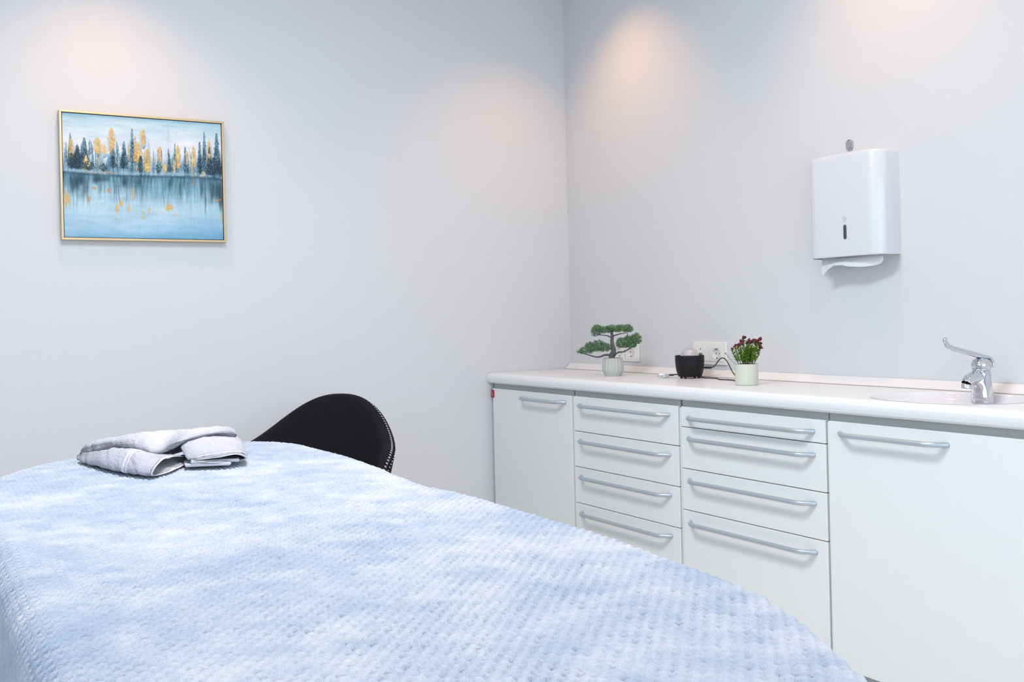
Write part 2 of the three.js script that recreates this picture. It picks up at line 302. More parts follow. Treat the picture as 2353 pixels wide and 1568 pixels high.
{
  const y0 = 0.936, y1 = 1.026, yc = 0.977;
  const a = thing('wall_socket', 'cream double power socket on the wall behind the small bonsai', 'socket');
  mesh('frame', plateWithHoles(0.352, 0.545, y0, y1, -0.009, 0, [[0.366, 0.531, y0 + 0.014, y1 - 0.014]]), M.socket, a);
  for (const zc of [0.405, 0.4915]) { mesh('insert', plateWithHoles(zc - 0.0405, zc + 0.0405, yc - 0.032, yc + 0.032, -0.0115, 0, [[zc, yc, 0.0232]]), M.socket, a); schuko(a, zc, yc); }
  const b = thing('wall_socket', 'white wall plate with aerial outlet and power socket behind the black night light', 'socket');
  mesh('frame', plateWithHoles(0.910, 1.104, y0, y1, -0.009, 0, [[0.924, 1.090, y0 + 0.014, y1 - 0.014]]), M.socket, b);
  mesh('insert', plateWithHoles(1.051 - 0.0405, 1.051 + 0.0385, 0.981 - 0.032, 0.981 + 0.031, -0.0115, 0, [[1.051, 0.981, 0.0232]]), M.socket, b); schuko(b, 1.051, 0.981);
  mesh('insert', plateWithHoles(0.925, 1.009, 0.949, 1.012, -0.0115, 0, []), M.socket, b);
  const j = mesh('aerial_jack', lathe([[0.0001, 0.012], [0.0028, 0.012], [0.0032, 0.004], [0.0052, 0.004], [0.0056, 0.011], [0.0066, 0.011], [0.0072, 0]], 24).rotateZ(Math.PI / 2), new THREE.MeshStandardMaterial({ color: lin(0.25, 0.25, 0.25), roughness: 0.35, metalness: 0.8 }), b); j.position.set(-0.0105, 0.976, 0.962);
  const sc = mesh('screw', new THREE.CylinderGeometry(0.0022, 0.0022, 0.002, 12).rotateZ(Math.PI / 2), M.darkHole, b); sc.position.set(-0.0118, 0.998, 0.958);
}

// ------------------------------------------------------------------ paper towel dispenser
{
  const d = thing('paper_dispenser', 'white glossy paper towel dispenser on the wall over the worktop', 'dispenser');
  const zc = 1.7735, yB = 1.318, yT = 1.659, dep = 0.10;
  const outline = (k) => { // plan of the cover: flat front with large rounded corners
    const w = 0.1555 * k, rr = 0.05, pts = [];
    pts.push([0, -w]); pts.push([-(dep - rr) * 0.6, -w]);
    for (let i = 0; i <= 10; i++) { const a = i / 10 * Math.PI / 2; pts.push([-(dep - rr) - rr * Math.sin(a), -w + rr - rr * Math.cos(a)]); }
    for (let i = 1; i < 8; i++) { const f = i / 8; pts.push([-dep - 0.003 * Math.sin(f * Math.PI), mix(-w + rr, w - rr, f)]); }
    for (let i = 0; i <= 10; i++) { const a = i / 10 * Math.PI / 2; pts.push([-(dep - rr) - rr * Math.cos(a), w - rr + rr * Math.sin(a)]); }
    pts.push([-(dep - rr) * 0.6, w]); pts.push([0, w]); return pts;
  };
  const base = outline(1), n = base.length - 1;
  const rows = [[0, 0.985, 0.985], [0.004, 0.997, 0.997], [0.012, 1, 1], [0.5, 1.005, 1.0], [0.96, 1.0, 0.985], [0.985, 0.985, 0.972], [0.996, 0.955, 0.95], [1.0, 0.90, 0.90]];
  const cover = [];
  const cg = gridGeo(n, rows.length - 1, (u, v) => { const r = rows[Math.round(v * (rows.length - 1))], p = base[Math.round(u * n)]; return [p[0] * r[2], mix(yB, yT, r[0]), zc + p[1] * r[1]]; });
  const capShape = new THREE.Shape(); base.forEach(([x, z], i) => i ? capShape.lineTo(x * 0.9, z * 0.9) : capShape.moveTo(x * 0.9, z * 0.9));
  const top = new THREE.ShapeGeometry(capShape); top.rotateX(Math.PI / 2); top.scale(1, 1, 1); top.translate(0, yT, zc);
  const mat = M.plasticWhite.clone(); mat.side = THREE.DoubleSide;
  mesh('cover', [toCreasedNormals(cg, 0.9), top], mat, d);
  // underside with the outlet slot
  mesh('base_plate', [box(-0.090, -0.074, yB + 0.006, yB + 0.012, zc - 0.10, zc + 0.10), box(-0.035, -0.002, yB + 0.006, yB + 0.012, zc - 0.135, zc + 0.135), box(-0.008, -0.001, yB, yT - 0.01, zc - 0.138, zc + 0.138)], M.plasticWhite, d);
  // level window
  const zs = 1.7935, ys = 1.3985;
  const pill = (w, h, t) => { const s = new THREE.Shape(), r = w / 2; s.absarc(0, h / 2 - r, r, 0, Math.PI); s.absarc(0, -h / 2 + r, r, Math.PI, Math.PI * 2); s.closePath(); const g = new THREE.ExtrudeGeometry(s, { depth: t, bevelEnabled: true, bevelSize: 0.0008, bevelThickness: 0.0006, bevelSegments: 2, curveSegments: 14 }); g.rotateY(-Math.PI / 2); return g; };
  const lw = mesh('level_window', pill(0.0115, 0.047, 0.001), new THREE.MeshPhysicalMaterial({ color: lin(0.085, 0.095, 0.12), roughness: 0.2 }), d); lw.position.set(-dep - 0.0024, ys, zs); lw.userData.label = 'dark grey level window';
  mesh('window_rib', box(-dep - 0.0052, -dep - 0.0038, ys - 0.021, ys + 0.017, zs - 0.0012, zs + 0.0012), M.darkHole, lw).position.set(dep + 0.0024, -ys, -zs);
  // faint emblem: an open ring with a short line of tiny print below
  const grey = new THREE.MeshStandardMaterial({ color: lin(0.50, 0.52, 0.55), roughness: 0.5 });
  const ringG = new THREE.TorusGeometry(0.0065, 0.0007, 6, 40, Math.PI * 1.62); ringG.rotateZ(0.9); ringG.rotateY(-Math.PI / 2);
  const em = mesh('emblem', ringG, grey, d); em.position.set(-dep - 0.0032, 1.4445, zs - 0.001); em.userData.label = 'faint grey ring emblem';
  const small = new THREE.TorusGeometry(0.0035, 0.0006, 6, 28, Math.PI * 1.4); small.rotateZ(2.2); small.rotateY(-Math.PI / 2);
  mesh('emblem_ring', small, grey, em).position.set(0, -0.0006, 0.0015);
  const dots = []; for (let i = 0; i < 5; i++) dots.push(box(-0.0006, 0.0002, -0.0118, -0.0102, -0.0075 + i * 0.0031, -0.0055 + i * 0.0031)); mesh('emblem_print', dots, grey, em);

  // the sheet hanging from the slot
  const sh = gridGeo(80, 30, (u, v) => {
    // lower edge: a drooping corner at one end, a lift, then a full belly
    const K = [[0, 0.058], [0.08, 0.047], [0.18, 0.035], [0.30, 0.027], [0.42, 0.027], [0.55, 0.033], [0.70, 0.036], [0.85, 0.034], [0.95, 0.029], [1, 0.018]];
    let k = 1; while (k < K.length - 1 && u > K[k][0]) k++; const f = sstep(0, 1, (u - K[k - 1][0]) / (K[k][0] - K[k - 1][0])), drop = mix(K[k - 1][1], K[k][1], f * 0.6 + 0.4 * (u - K[k - 1][0]) / (K[k][0] - K[k - 1][0])) + 0.008;
    const z = mix(1.652, 1.915, u), curl = 0.5 + 0.5 * Math.sin(u * 5.5 - 0.6);
    return [-0.056 - 0.034 * Math.pow(v, 1.6) * curl - 0.006 * Math.sin(v * 3), yB + 0.008 - drop * v, z + 0.012 * v * (0.4 - u)];
  });
  tag(mesh('paper_towel', sh, M.paper), 'white paper towel sheet hanging out of the wall dispenser', 'paper towel');

  const hk = thing('wall_hook', 'small grey oval hook plate on the wall above the paper dispenser', 'hook', [0, 1.7005, 1.7325]);
  const oval = (a, b, t, bev) => { const s = new THREE.Shape(); for (let i = 0; i <= 40; i++) { const q = i / 40 * Math.PI * 2, c = Math.cos(q), sn = Math.sin(q), k = Math.pow(Math.abs(c) ** 2.5 + Math.abs(sn) ** 2.5, -1 / 2.5); if (i) s.lineTo(a * c * k, b * sn * k); else s.moveTo(a * c * k, b * sn * k); } const g = new THREE.ExtrudeGeometry(s, { depth: t, bevelEnabled: true, bevelSize: bev, bevelThickness: bev, bevelSegments: 3, bevelOffset: -bev }); g.rotateY(-Math.PI / 2); return g; };
  mesh('plate', oval(0.0148, 0.0192, 0.003, 0.0015).translate(-0.0015, 0, 0), new THREE.MeshPhysicalMaterial({ color: lin(0.40, 0.41, 0.43), roughness: 0.35, metalness: 0.3 }), hk);
  mesh('pad', oval(0.0098, 0.0132, 0.003, 0.0015).translate(-0.0052, 0.0005, 0.001), new THREE.MeshPhysicalMaterial({ color: lin(0.33, 0.34, 0.365), roughness: 0.3, metalness: 0.3 }), hk);
  mesh('pin', new THREE.SphereGeometry(0.0018, 12, 8).translate(-0.006, 0.0155, -0.001), M.darkHole, hk);
}

// ------------------------------------------------------------------ framed picture
{
  const X0 = -2.2645, X1 = -1.6565, Y0 = 1.468, Y1 = 1.951, F = 0.0085, D = 0.03;
  const p = thing('framed_picture', 'gold framed canvas of a misty lake with blue and golden trees', 'picture');
  const bar = (x0, x1, y0, y1) => box(x0, x1, y0, y1, 0.002, D, 0.0012);
  for (const b of [bar(X0, X1, Y1 - F, Y1), bar(X0, X1, Y0, Y0 + F), bar(X0, X0 + F, Y0 + F, Y1 - F), bar(X1 - F, X1, Y0 + F, Y1 - F)]) mesh('frame_bar', b, M.gold, p);
  mesh('back_board', box(X0 + F, X1 - F, Y0 + F, Y1 - F, 0.002, 0.007), M.frameDark, p).userData.label = 'black backing that shows as a thin gap';
  // canvas picture, painted by strokes
  const W = 1024, HH = 816, buf = new Float32Array(W * HH * 3), R = rng(77);
  const put = (x, y, c, a) => { if (x < 0 || y < 0 || x >= W || y >= HH || a <= 0) return; const i = (y * W + x) * 3; a = Math.min(1, a); for (let k = 0; k < 3; k++) buf[i + k] += (c[k] - buf[i + k]) * a; };
  const shoreV = (u) => 0.470 + 0.012 * Math.sin(u * 5 + 0.4) + 0.014 * u;
  const ramp = (stops, t) => { for (let i = 1; i < stops.length; i++) if (t <= stops[i][0]) { const f = (t - stops[i - 1][0]) / (stops[i][0] - stops[i - 1][0]); return stops[i - 1][1].map((c, k) => mix(c, stops[i][1][k], f)); } return stops[stops.length - 1][1]; };
  const SKY = [[0, [158, 196, 218]], [0.07, [190, 215, 230]], [0.2, [214, 224, 238]], [0.33, [218, 222, 238]], [0.42, [196, 214, 232]], [0.5, [170, 200, 220]]];
  const WATER = [[0.45, [90, 140, 168]], [0.52, [120, 165, 190]], [0.64, [158, 194, 214]], [0.75, [176, 208, 226]], [0.85, [168, 200, 226]], [0.93, [158, 196, 224]], [1, [120, 174, 210]]];
  for (let y = 0; y < HH; y++) for (let x = 0; x < W; x++) {
    const u = x / W, v = y / HH, sv = shoreV(u), c = v < sv ? ramp(SKY, v) : ramp(WATER, v), i = (y * W + x) * 3;
    const n = fbm(u * 9, v * 40, 4, 3) - 0.5, m = fbm(u * 5, v * 5, 4, 11) - 0.5, st = fbm(u * 120, v * 6, 3, 21) - 0.5;
    const blueR = v > 0.8 ? sstep(0.45, 1.0, u) * sstep(0.80, 1, v) : 0;
    for (let k = 0; k < 3; k++) { let q = c[k] + n * 26 + m * [46, 26, 16][k]; if (v > sv) q += st * 34 * (1 - sstep(0.62, 0.9, v)); q = mix(q, [98, 158, 200][k], blueR * 0.6); buf[i + k] = q; }
  }
  const NAVY = [16, 28, 44], TEAL = [42, 84, 104], STEEL = [74, 120, 150], MIST = [150, 186, 206], GOLD = [216, 172, 104], PALEGOLD = [228, 198, 146], ORANGE = [206, 138, 84];
  // conifer-like crown: column of short dabs that widen downwards
  function crown(uc, v0, v1, hw, col, dens, alpha, shape = 1) {
    const n = Math.floor((v1 - v0) * HH * hw * W * dens);
    for (let i = 0; i < n; i++) {
      const t = Math.pow(R(), 0.85), wid = shape === 1 ? hw * (0.08 + 0.92 * Math.pow(t, 0.8)) : hw * Math.sqrt(Math.max(0.02, 1 - (2 * t - 1) ** 2)) ;
      const g = (R() + R() + R()) / 1.5 - 1, x = (uc + g * wid) * W, y = (v0 + t * (v1 - v0)) * HH, s = 1 + R() * 3.2, l = 2 + R() * 9, j = (R() - 0.5) * 44, c = [col[0] + j, col[1] + j, col[2] + j], a = alpha * (0.35 + 0.65 * R());
      for (let yy = 0; yy < l; yy++) for (let xx = 0; xx < s; xx++) put(Math.floor(x + xx + (R() - 0.5)), Math.floor(y + yy), c, a);
    }
  }
  function streak(uc, v0, v1, w, col, alpha) { const x0 = uc * W; for (let y = Math.floor(v0 * HH); y < v1 * HH; y++) { const t = (y / HH - v0) / (v1 - v0), e = Math.sin(Math.PI * clamp(t, 0.04, 0.96)); for (let x = -w; x <= w; x++) put(Math.floor(x0 + x + 2 * Math.sin(y * 0.05 + uc * 70)), y, col, alpha * e * (1 - Math.abs(x) / (w + 1)) * (0.55 + 0.45 * noise2(x * 0.7 + uc * 99, y * 0.06, 8))); } }
  function dab(uc, vc, rx, ry, col, alpha) { for (let y = -ry; y <= ry; y++) for (let x = -rx; x <= rx; x++) { const d = (x / rx) ** 2 + (y / ry) ** 2; if (d < 1) { const n = noise2((uc * W + x) * 0.16, (vc * HH + y) * 0.13, 31); put(Math.floor(uc * W + x), Math.floor(vc * HH + y), col, alpha * (1 - d) * sstep(0.28, 0.62, n) * 1.4); } } }
  // distant ghosts
  crown(0.65, 0.06, 0.36, 0.055, [176, 202, 224], 0.10, 0.2); crown(0.52, 0.16, 0.42, 0.03, [170, 196, 216], 0.12, 0.22);
  // misty bank behind the trunks
  for (let x = 0; x < W; x++) { const u = x / W, s = shoreV(u), col = fbm(u * 34, 0.5, 3, 301); for (let y = Math.floor(0.24 * HH); y < s * HH; y++) { const v = y / HH, a = sstep(0.25 + 0.10 * fbm(u * 16, 2, 2, 303), 0.44, v) * (0.25 + 0.7 * sstep(0.3, 0.7, 0.6 * col + 0.4 * fbm(u * 60, v * 14, 3, 305))); put(x, y, fbm(u * 22, v * 9, 3, 307) > 0.5 ? [70, 112, 138] : [122, 158, 182], a * 0.95); } }
  for (let i = 0; i < 320; i++) { const u = R(); streak(u, 0.26 + R() * 0.14, shoreV(u) - R() * 0.03, 2 + R() * 5, R() < 0.35 ? STEEL : R() < 0.5 ? TEAL : MIST, 0.22 + R() * 0.3); }
  const T = [[0.045, .16, .42, .020, STEEL, 1], [0.048, .20, .36, .016, GOLD, 0], [0.085, .25, .44, .035, NAVY, 1], [0.128, .19, .44, .036, TEAL, 1], [0.135, .33, .45, .02, GOLD, 1], [0.207, .18, .31, .024, GOLD, 0], [0.243, .23, .31, .020, PALEGOLD, 0], [0.293, .095, .31, .022, GOLD, 0], [0.30, .27, .42, .022, TEAL, 0], [0.368, .20, .42, .026, TEAL, 1], [0.42, .085, .37, .022, STEEL, 1], [0.437, .15, .36, .014, GOLD, 1], [0.487, .085, .22, .018, GOLD, 0], [0.458, .20, .37, .020, GOLD, 0], [0.51, .25, .44, .026, GOLD, 0], [0.592, .225, .35, .013, GOLD, 0], [0.624, .36, .44, .013, GOLD, 0], [0.655, .29, .43, .016, TEAL, 1], [0.69, .19, .42, .014, STEEL, 1], [0.684, .33, .44, .010, PALEGOLD, 0], [0.708, .20, .40, .018, GOLD, 0], [0.76, .22, .42, .018, STEEL, 1], [0.768, .24, .36, .010, PALEGOLD, 0], [0.812, .20, .38, .014, GOLD, 0], [0.853, .165, .42, .020, TEAL, 1], [0.885, .075, .43, .022, STEEL, 1], [0.916, .14, .36, .016, GOLD, 0], [0.918, .20, .44, .022, NAVY, 1], [0.968, .08, .43, .032, TEAL, 1]];
  for (let i = 0; i < 70; i++) { const u = R(), a = 0.20 + R() * 0.15, w = 0.006 + R() * 0.012, k = R(), c = k < 0.3 ? TEAL : k < 0.62 ? STEEL : k < 0.8 ? MIST : GOLD; crown(u, a, a + 0.1 + R() * 0.1, w, c, 0.09, 0.5, k < 0.8 ? 1 : 0); }
  for (const [u, a, b, w, c] of T) { const gold = c === GOLD || c === PALEGOLD; for (let k = 0; k < 5; k++) streak(u + (k - 2) * w * 0.45, mix(a, b, 0.18 + 0.1 * Math.abs(k - 2)), b + 0.05, Math.ceil(w * W * 0.5), gold ? MIST : STEEL, 0.3); }
  for (const [u, a, b, w0, c, s] of T) { const w = w0 * 1.4;
    if (c === GOLD || c === PALEGOLD) { crown(u + 0.003, a + 0.01, b + 0.03, w * 1.15, STEEL, 0.05, 0.5, s); crown(u, a, b, w * 1.15, c, 0.12, 0.62, s); crown(u, mix(a, b, 0.3), b, w * 0.8, [190, 140, 70], 0.03, 0.5, s); crown(u, a, b, w * 0.9, [240, 214, 160], 0.02, 0.5, s); }
    else { crown(u, a, b, w, c, 0.13, 0.7, s); crown(u, mix(a, b, 0.35), b, w * 1.3, NAVY, 0.05, 0.6, 1); crown(u, a, b, w, MIST, 0.03, 0.5, s); }
  }
  for (const [u, a, b, w] of [[0.05, .34, .44, .03], [0.085, .32, .44, .04], [0.15, .40, .445, .05], [0.24, .41, .45, .03], [0.47, .33, .47, .02], [0.855, .33, .44, .014], [0.945, .31, .46, .035], [0.985, .33, .46, .02], [0.58, .38, .45, .02], [0.36, .33, .42, .02], [0.30, .35, .40, .014]]) { crown(u, a - 0.02, b, w * 1.3, NAVY, 0.08, 0.6, 0); crown(u, a - 0.01, b + 0.01, w * 1.5, TEAL, 0.05, 0.5, 0); }
  for (const u of [0.048, .13, .207, .212, .30, .37, .42, .462, .478, .51, .595, .655, .7, .76, .81, .86, .92, .95, .97, .985]) streak(u, 0.30, shoreV(u) - 0.01, 2, NAVY, 0.55);
  for (const [u, v] of [[.135, .36], [.15, .40], [.20, .27], [.24, .28], [.29, .22], [.46, .30], [.51, .40], [.52, .42], [.625, .40], [.71, .30], [.81, .33], [.875, .44], [.92, .28], [.865, .46]]) dab(u, v, 16, 26, PALEGOLD, 0.8);
  // shore and its glow
  for (let x = 0; x < W; x++) { const u = x / W, s = shoreV(u); for (let q = -30; q < 34; q++) { const v = s * HH + q; const band = Math.exp(-(((q - 4) / 9) ** 2)) * (0.45 + 0.5 * fbm(u * 14, q * 0.07, 3, 41)); put(x, Math.floor(v), [30, 54, 76], band); const li = Math.exp(-(((q + 16) / 9) ** 2)) * (0.25 + 0.4 * fbm(u * 9, 3, 3, 43)); put(x, Math.floor(v), [150, 186, 214], li); } }
  for (const [u, v] of [[.16, .475], [.25, .465], [.28, .468], [.885, .475]]) dab(u, v, 34, 7, ORANGE, 0.8);
  // reflections: a dark wash under the bank that thins out in upright strokes
  for (let x = 0; x < W; x++) { const u = x / W, s = shoreV(u), L = 0.05 + 0.26 * sstep(0.25, 0.75, 0.55 * fbm(u * 12, 7, 3, 311) + 0.45 * fbm(u * 70, 3, 2, 313)); for (let y = Math.floor(s * HH); y < (s + L) * HH; y++) { const t = (y / HH - s) / L; put(x, y, fbm(u * 30, y / HH * 5, 2, 315) > 0.52 ? [52, 92, 114] : [84, 128, 152], 0.72 * (1 - t) * (0.5 + 0.6 * fbm(u * 90, y / HH * 9, 2, 317))); } }
  for (let i = 0; i < 330; i++) { const u = R(), s = shoreV(u), L = 0.06 + R() * R() * 0.32; streak(u, s, s + L, 2 + R() * 7, R() < 0.55 ? TEAL : R() < 0.5 ? STEEL : MIST, 0.2 + R() * 0.3); }
  for (const [u, w, l, a] of [[.05, 22, .18, .6], [.09, 40, .14, .85], [.13, 26, .26, .5], [.2, 40, .09, .75], [.25, 30, .07, .6], [.37, 26, .12, .7], [.46, 20, .10, .5], [.655, 14, .14, .6], [.72, 12, .22, .45], [.86, 14, .2, .45], [.93, 26, .22, .7], [.97, 30, .26, .85], [.99, 20, .34, .6], [.885, 6, .38, .4]]) for (let k = 0; k < 4; k++) streak(u + (k - 1.5) * w / 3.2 / W, shoreV(u) + 0.004, shoreV(u) + l * (0.7 + 0.4 * R()), Math.ceil(w / 2), k % 2 ? NAVY : TEAL, a * 0.85);
  for (let i = 0; i < 60; i++) { const u = R(), v = 0.6 + R() * 0.25; streak(u, v, v + 0.05 + R() * 0.12, 2 + R() * 5, [196, 220, 234], 0.3); }
  for (const [u, v, rx, ry, c] of [[.02, .70, 22, 60, GOLD], [.18, .60, 14, 12, ORANGE], [.27, .61, 10, 18, ORANGE], [.42, .63, 10, 50, GOLD], [.345, .71, 14, 34, GOLD], [.32, .76, 12, 40, GOLD], [.305, .83, 10, 22, GOLD], [.39, .75, 8, 34, GOLD], [.48, .81, 12, 34, GOLD], [.52, .77, 8, 26, GOLD], [.645, .735, 30, 34, GOLD], [.69, .79, 10, 22, PALEGOLD], [.975, .66, 18, 14, ORANGE], [.99, .81, 8, 34, GOLD], [.15, .69, 8, 24, ORANGE]]) { dab(u, v, rx, ry, c, 1.0); dab(u, v, rx, ry, c, 0.7); }
  { const o = buf.slice(); for (let y = 1; y < HH - 1; y++) for (let x = 1; x < W - 1; x++) for (let k = 0; k < 3; k++) { let t = 0; for (let b = -1; b <= 1; b++) for (let a = -1; a <= 1; a++) t += o[((y + b) * W + x + a) * 3 + k]; buf[(y * W + x) * 3 + k] = mix(o[(y * W + x) * 3 + k], t / 9, 0.75); } }
  const tex = dataTex(W, HH, (x, y) => { const yy = HH - 1 - y, i = (yy * W + x) * 3, g = (hash2(x, yy, 3) - 0.5) * 10 + (fbm(x / 5, yy / 5, 2, 55) - 0.5) * 14; const q = (v) => 0.97 * (v + g) / 255; return [q(buf[i]), q(buf[i + 1]), q(buf[i + 2] - 4)]; }, true, false);
  const g = box(X0 + F + 0.0022, X1 - F - 0.0022, Y0 + F + 0.0022, Y1 - F - 0.0022, 0.007, 0.0245, 0.001);
  const ps = g.attributes.position, uv = g.attributes.uv; for (let i = 0; i < ps.count; i++) uv.setXY(i, (ps.getX(i) - X0 - F - 0.0022) / (X1 - X0 - 2 * F - 0.0044), (ps.getY(i) - Y0 - F - 0.0022) / (Y1 - Y0 - 2 * F - 0.0044));
  mesh('canvas', g, new THREE.MeshPhysicalMaterial({ map: tex, roughness: 0.55, specularIntensity: 0.5 }), p).userData.label = 'painted lake with trees and their reflections';
}

// ------------------------------------------------------------------ treatment table, blanket
const BED_Y = 0.8335;
const OUTLINE = [[-2.252, 1.515], [-2.10, 1.508], [-2.0, 1.522], [-1.957, 1.60], [-1.940, 1.75], [-1.937, 1.95], [-1.940, 2.12], [-1.960, 2.28], [-1.970, 2.40], [-1.960, 2.55], [-1.957, 2.69], [-1.957, 2.89], [-1.967, 3.107], [-1.993, 3.297], [-2.030, 3.40], [-2.081, 3.50], [-2.131, 3.588], [-2.21, 3.65], [-2.32, 3.695], [-2.45, 3.68], [-2.57, 3.60], [-2.605, 3.47], [-2.637, 3.30], [-2.641, 3.1], [-2.641, 2.82], [-2.645, 2.4], [-2.645, 2.05], [-2.63, 1.91], [-2.598, 1.80], [-2.553, 1.705], [-2.50, 1.63], [-2.43, 1.57], [-2.35, 1.53]];
const outCurve = new THREE.CatmullRomCurve3(OUTLINE.map(([x, z]) => V3(x, 0, z)), true, 'centripetal');
const OP = outCurve.getSpacedPoints(260).slice(0, 260).map((p) => [p.x, p.z]);
function sdf(x, z) { // signed distance to the outline, outward direction when outside
  let best = 1e9, bx = 0, bz = 0, inside = false;
  for (let i = 0, j = OP.length - 1; i < OP.length; j = i++) {
    const ax = OP[j][0], az = OP[j][1], ex = OP[i][0] - ax, ez = OP[i][1] - az, t = clamp(((x - ax) * ex + (z - az) * ez) / (ex * ex + ez * ez)), px = ax + ex * t, pz = az + ez * t, d = (x - px) ** 2 + (z - pz) ** 2;
    if (d < best) { best = d; bx = px; bz = pz; }
    if ((OP[i][1] > z) !== (az > z) && x < (ex) * (z - az) / (ez) + ax) inside = !inside;
  }
  return [inside ? -Math.sqrt(best) : Math.sqrt(best), bx, bz];
}
{
  const t = thing('treatment_table', 'treatment table hidden under the pale blue blanket', 'table', [-2.31, 0, 2.6]);
  const s = new THREE.Shape(); OP.forEach(([x, z], i) => { const cx = -2.31 + (x + 2.31) * 0.975, cz = 2.6 + (z - 2.6) * 0.99; if (i) s.lineTo(cx + 2.31, -(cz - 2.6)); else s.moveTo(cx + 2.31, -(cz - 2.6)); });
  const pad = new THREE.ExtrudeGeometry(s, { depth: 0.06, bevelEnabled: true, bevelSize: 0.012, bevelThickness: 0.012, bevelSegments: 3 }); pad.rotateX(-Math.PI / 2); pad.translate(0, 0.744, 0);
  mesh('pad', metreUV(pad), new THREE.MeshStandardMaterial({ color: lin(0.75, 0.74, 0.72), roughness: 0.6 }), t);
  mesh('frame', box(-0.28, 0.28, 0.66, 0.732, -0.85, 0.85, 0.01), M.rail, t);
  for (const z of [-0.55, 0.55]) mesh('leg', [box(-0.06, 0.06, 0.05, 0.66, z - 0.05, z + 0.05, 0.008), box(-0.3, 0.3, 0, 0.05, z - 0.07, z + 0.07, 0.01)], M.rail, t);
}
{
  const RR = 0.038, DROP = 0.40, step = 0.003, x0 = -2.70 - DROP, x1 = -1.93 + DROP, z0 = 1.50 - DROP, z1 = 3.70 + DROP;
  const nx = Math.round((x1 - x0) / step), nz = Math.round((z1 - z0) / step), id = new Int32Array((nx + 1) * (nz + 1)).fill(-1), pos = [], uv = [], idx = [];
  const P = 0.0128, ca = Math.cos(0.74), sa = Math.sin(0.74);
  const puff = (a, b) => { // quilted nubs on a slanted lattice, uneven pits where four nubs meet
    const wob = 0.0016 * (fbm(a * 30, b * 30, 2, 61) - 0.5);
    const u = (a * ca + b * sa) / P + wob * 90, v = (-a * sa + b * ca) / (P * 1.12) + wob * 70;
    const su = Math.abs(Math.sin(Math.PI * u)), sv = Math.abs(Math.sin(Math.PI * v));
    let h = 0.0030 * (Math.pow(su, 0.7) + Math.pow(sv, 0.7)) * (0.55 + 0.9 * fbm(a * 9, b * 9, 2, 70));
    const ui = Math.round(u), vi = Math.round(v), r1 = hash2(ui, vi, 5), du = (u - ui), dv = (v - vi);
    h -= (0.0016 + 0.0064 * r1 * r1 * r1) * Math.exp(-(du * du * 26 + dv * dv * 40));
    const ci = Math.floor(u), cj = Math.floor(v); h += 0.0010 * (hash2(ci, cj, 9) - 0.5) * su * sv;
    return h + 0.0016 * (fbm(a * 160, b * 160, 2, 81) - 0.5);
  };
  for (let j = 0; j <= nz; j++) for (let i = 0; i <= nx; i++) {
    const a = x0 + i * step, b = z0 + j * step, [d, cx, cz] = sdf(a, b);
    if (d > DROP) continue;
    const h = puff(a, b), wave = 0.006 * (fbm(a * 3.2, b * 3.2, 3, 91) - 0.5) * sstep(0.02, -0.12, d);
    let X = a, Y = BED_Y + wave, Z = b, nxn = 0, nyn = 1, nzn = 0;
    if (d > 0) {
      let ox = (a - cx) / d, oz = (b - cz) / d; if (d < 1e-5) { ox = 1; oz = 0; }
      const th = Math.min(d / RR, Math.PI / 2), down = Math.max(0, d - RR * Math.PI / 2);
      const fold = 0.010 * sstep(0.02, 0.25, down) * Math.sin((cx * 1.3 + cz) * 22) + down * 0.04;
      const o = RR * Math.sin(th) + fold; X = cx + ox * o; Z = cz + oz * o; Y = BED_Y - RR * (1 - Math.cos(th)) - down;
      nxn = ox * Math.sin(th); nzn = oz * Math.sin(th); nyn = Math.cos(th);
    }
    id[j * (nx + 1) + i] = pos.length / 3; pos.push(X + nxn * h, Y + nyn * h, Z + nzn * h); uv.push((a - x0) / (x1 - x0), (b - z0) / (z1 - z0));
  }
  for (let j = 0; j < nz; j++) for (let i = 0; i < nx; i++) { const q = j * (nx + 1) + i, A = id[q], B = id[q + 1], C = id[q + nx + 1], D = id[q + nx + 2]; if (A < 0 || B < 0 || C < 0 || D < 0) continue; idx.push(A, C, B, B, C, D); }
  const g = new THREE.BufferGeometry(); g.setAttribute('position', new THREE.Float32BufferAttribute(pos, 3)); g.setAttribute('uv', new THREE.Float32BufferAttribute(uv, 2)); g.setIndex(idx); g.computeVertexNormals();
  const tw = 1024, th = 2048, mx = (x1 - x0) / tw, mz = (z1 - z0) / th;
  // fleece brushed this way and that: paler and bluer patches of nap
  const cm = dataTex(tw, th, (x, y) => {
    const a = x * mx, b = y * mz, w = fbm(a * 4 + 3, b * 4, 3, 102) * 0.9;
    const big = fbm(a * 5.5 + w, b * 5.5 + w * 0.6, 4, 103), mid = fbm(a * 26, b * 26, 3, 105), fine = fbm(a * 330, b * 330, 2, 107);
    const t = clamp(0.5 + (big - 0.5) * 0.95 + (mid - 0.5) * 1.0 + (fine - 0.5) * 0.55);
    return [mix(150, 188, t) / 255, mix(165, 193, t) / 255, mix(186, 201, t) / 255];
  }, true, false);
  const bm = dataTex(512, 512, (x, y) => { const v = fbm(x / 3, y / 3, 3, 120); return [v, v, v]; }, false); bm.repeat.set(9, 17);
  const mat = new THREE.MeshPhysicalMaterial({ map: cm, roughness: 1, bumpMap: bm, bumpScale: 0.0011, sheen: 0.15, sheenRoughness: 0.6, sheenColor: lin(0.85, 0.92, 1.0), specularIntensity: 0.15, side: THREE.DoubleSide });
  tag(mesh('blanket', g, mat), 'pale blue nubbly fleece blanket spread over the treatment table', 'blanket');
}

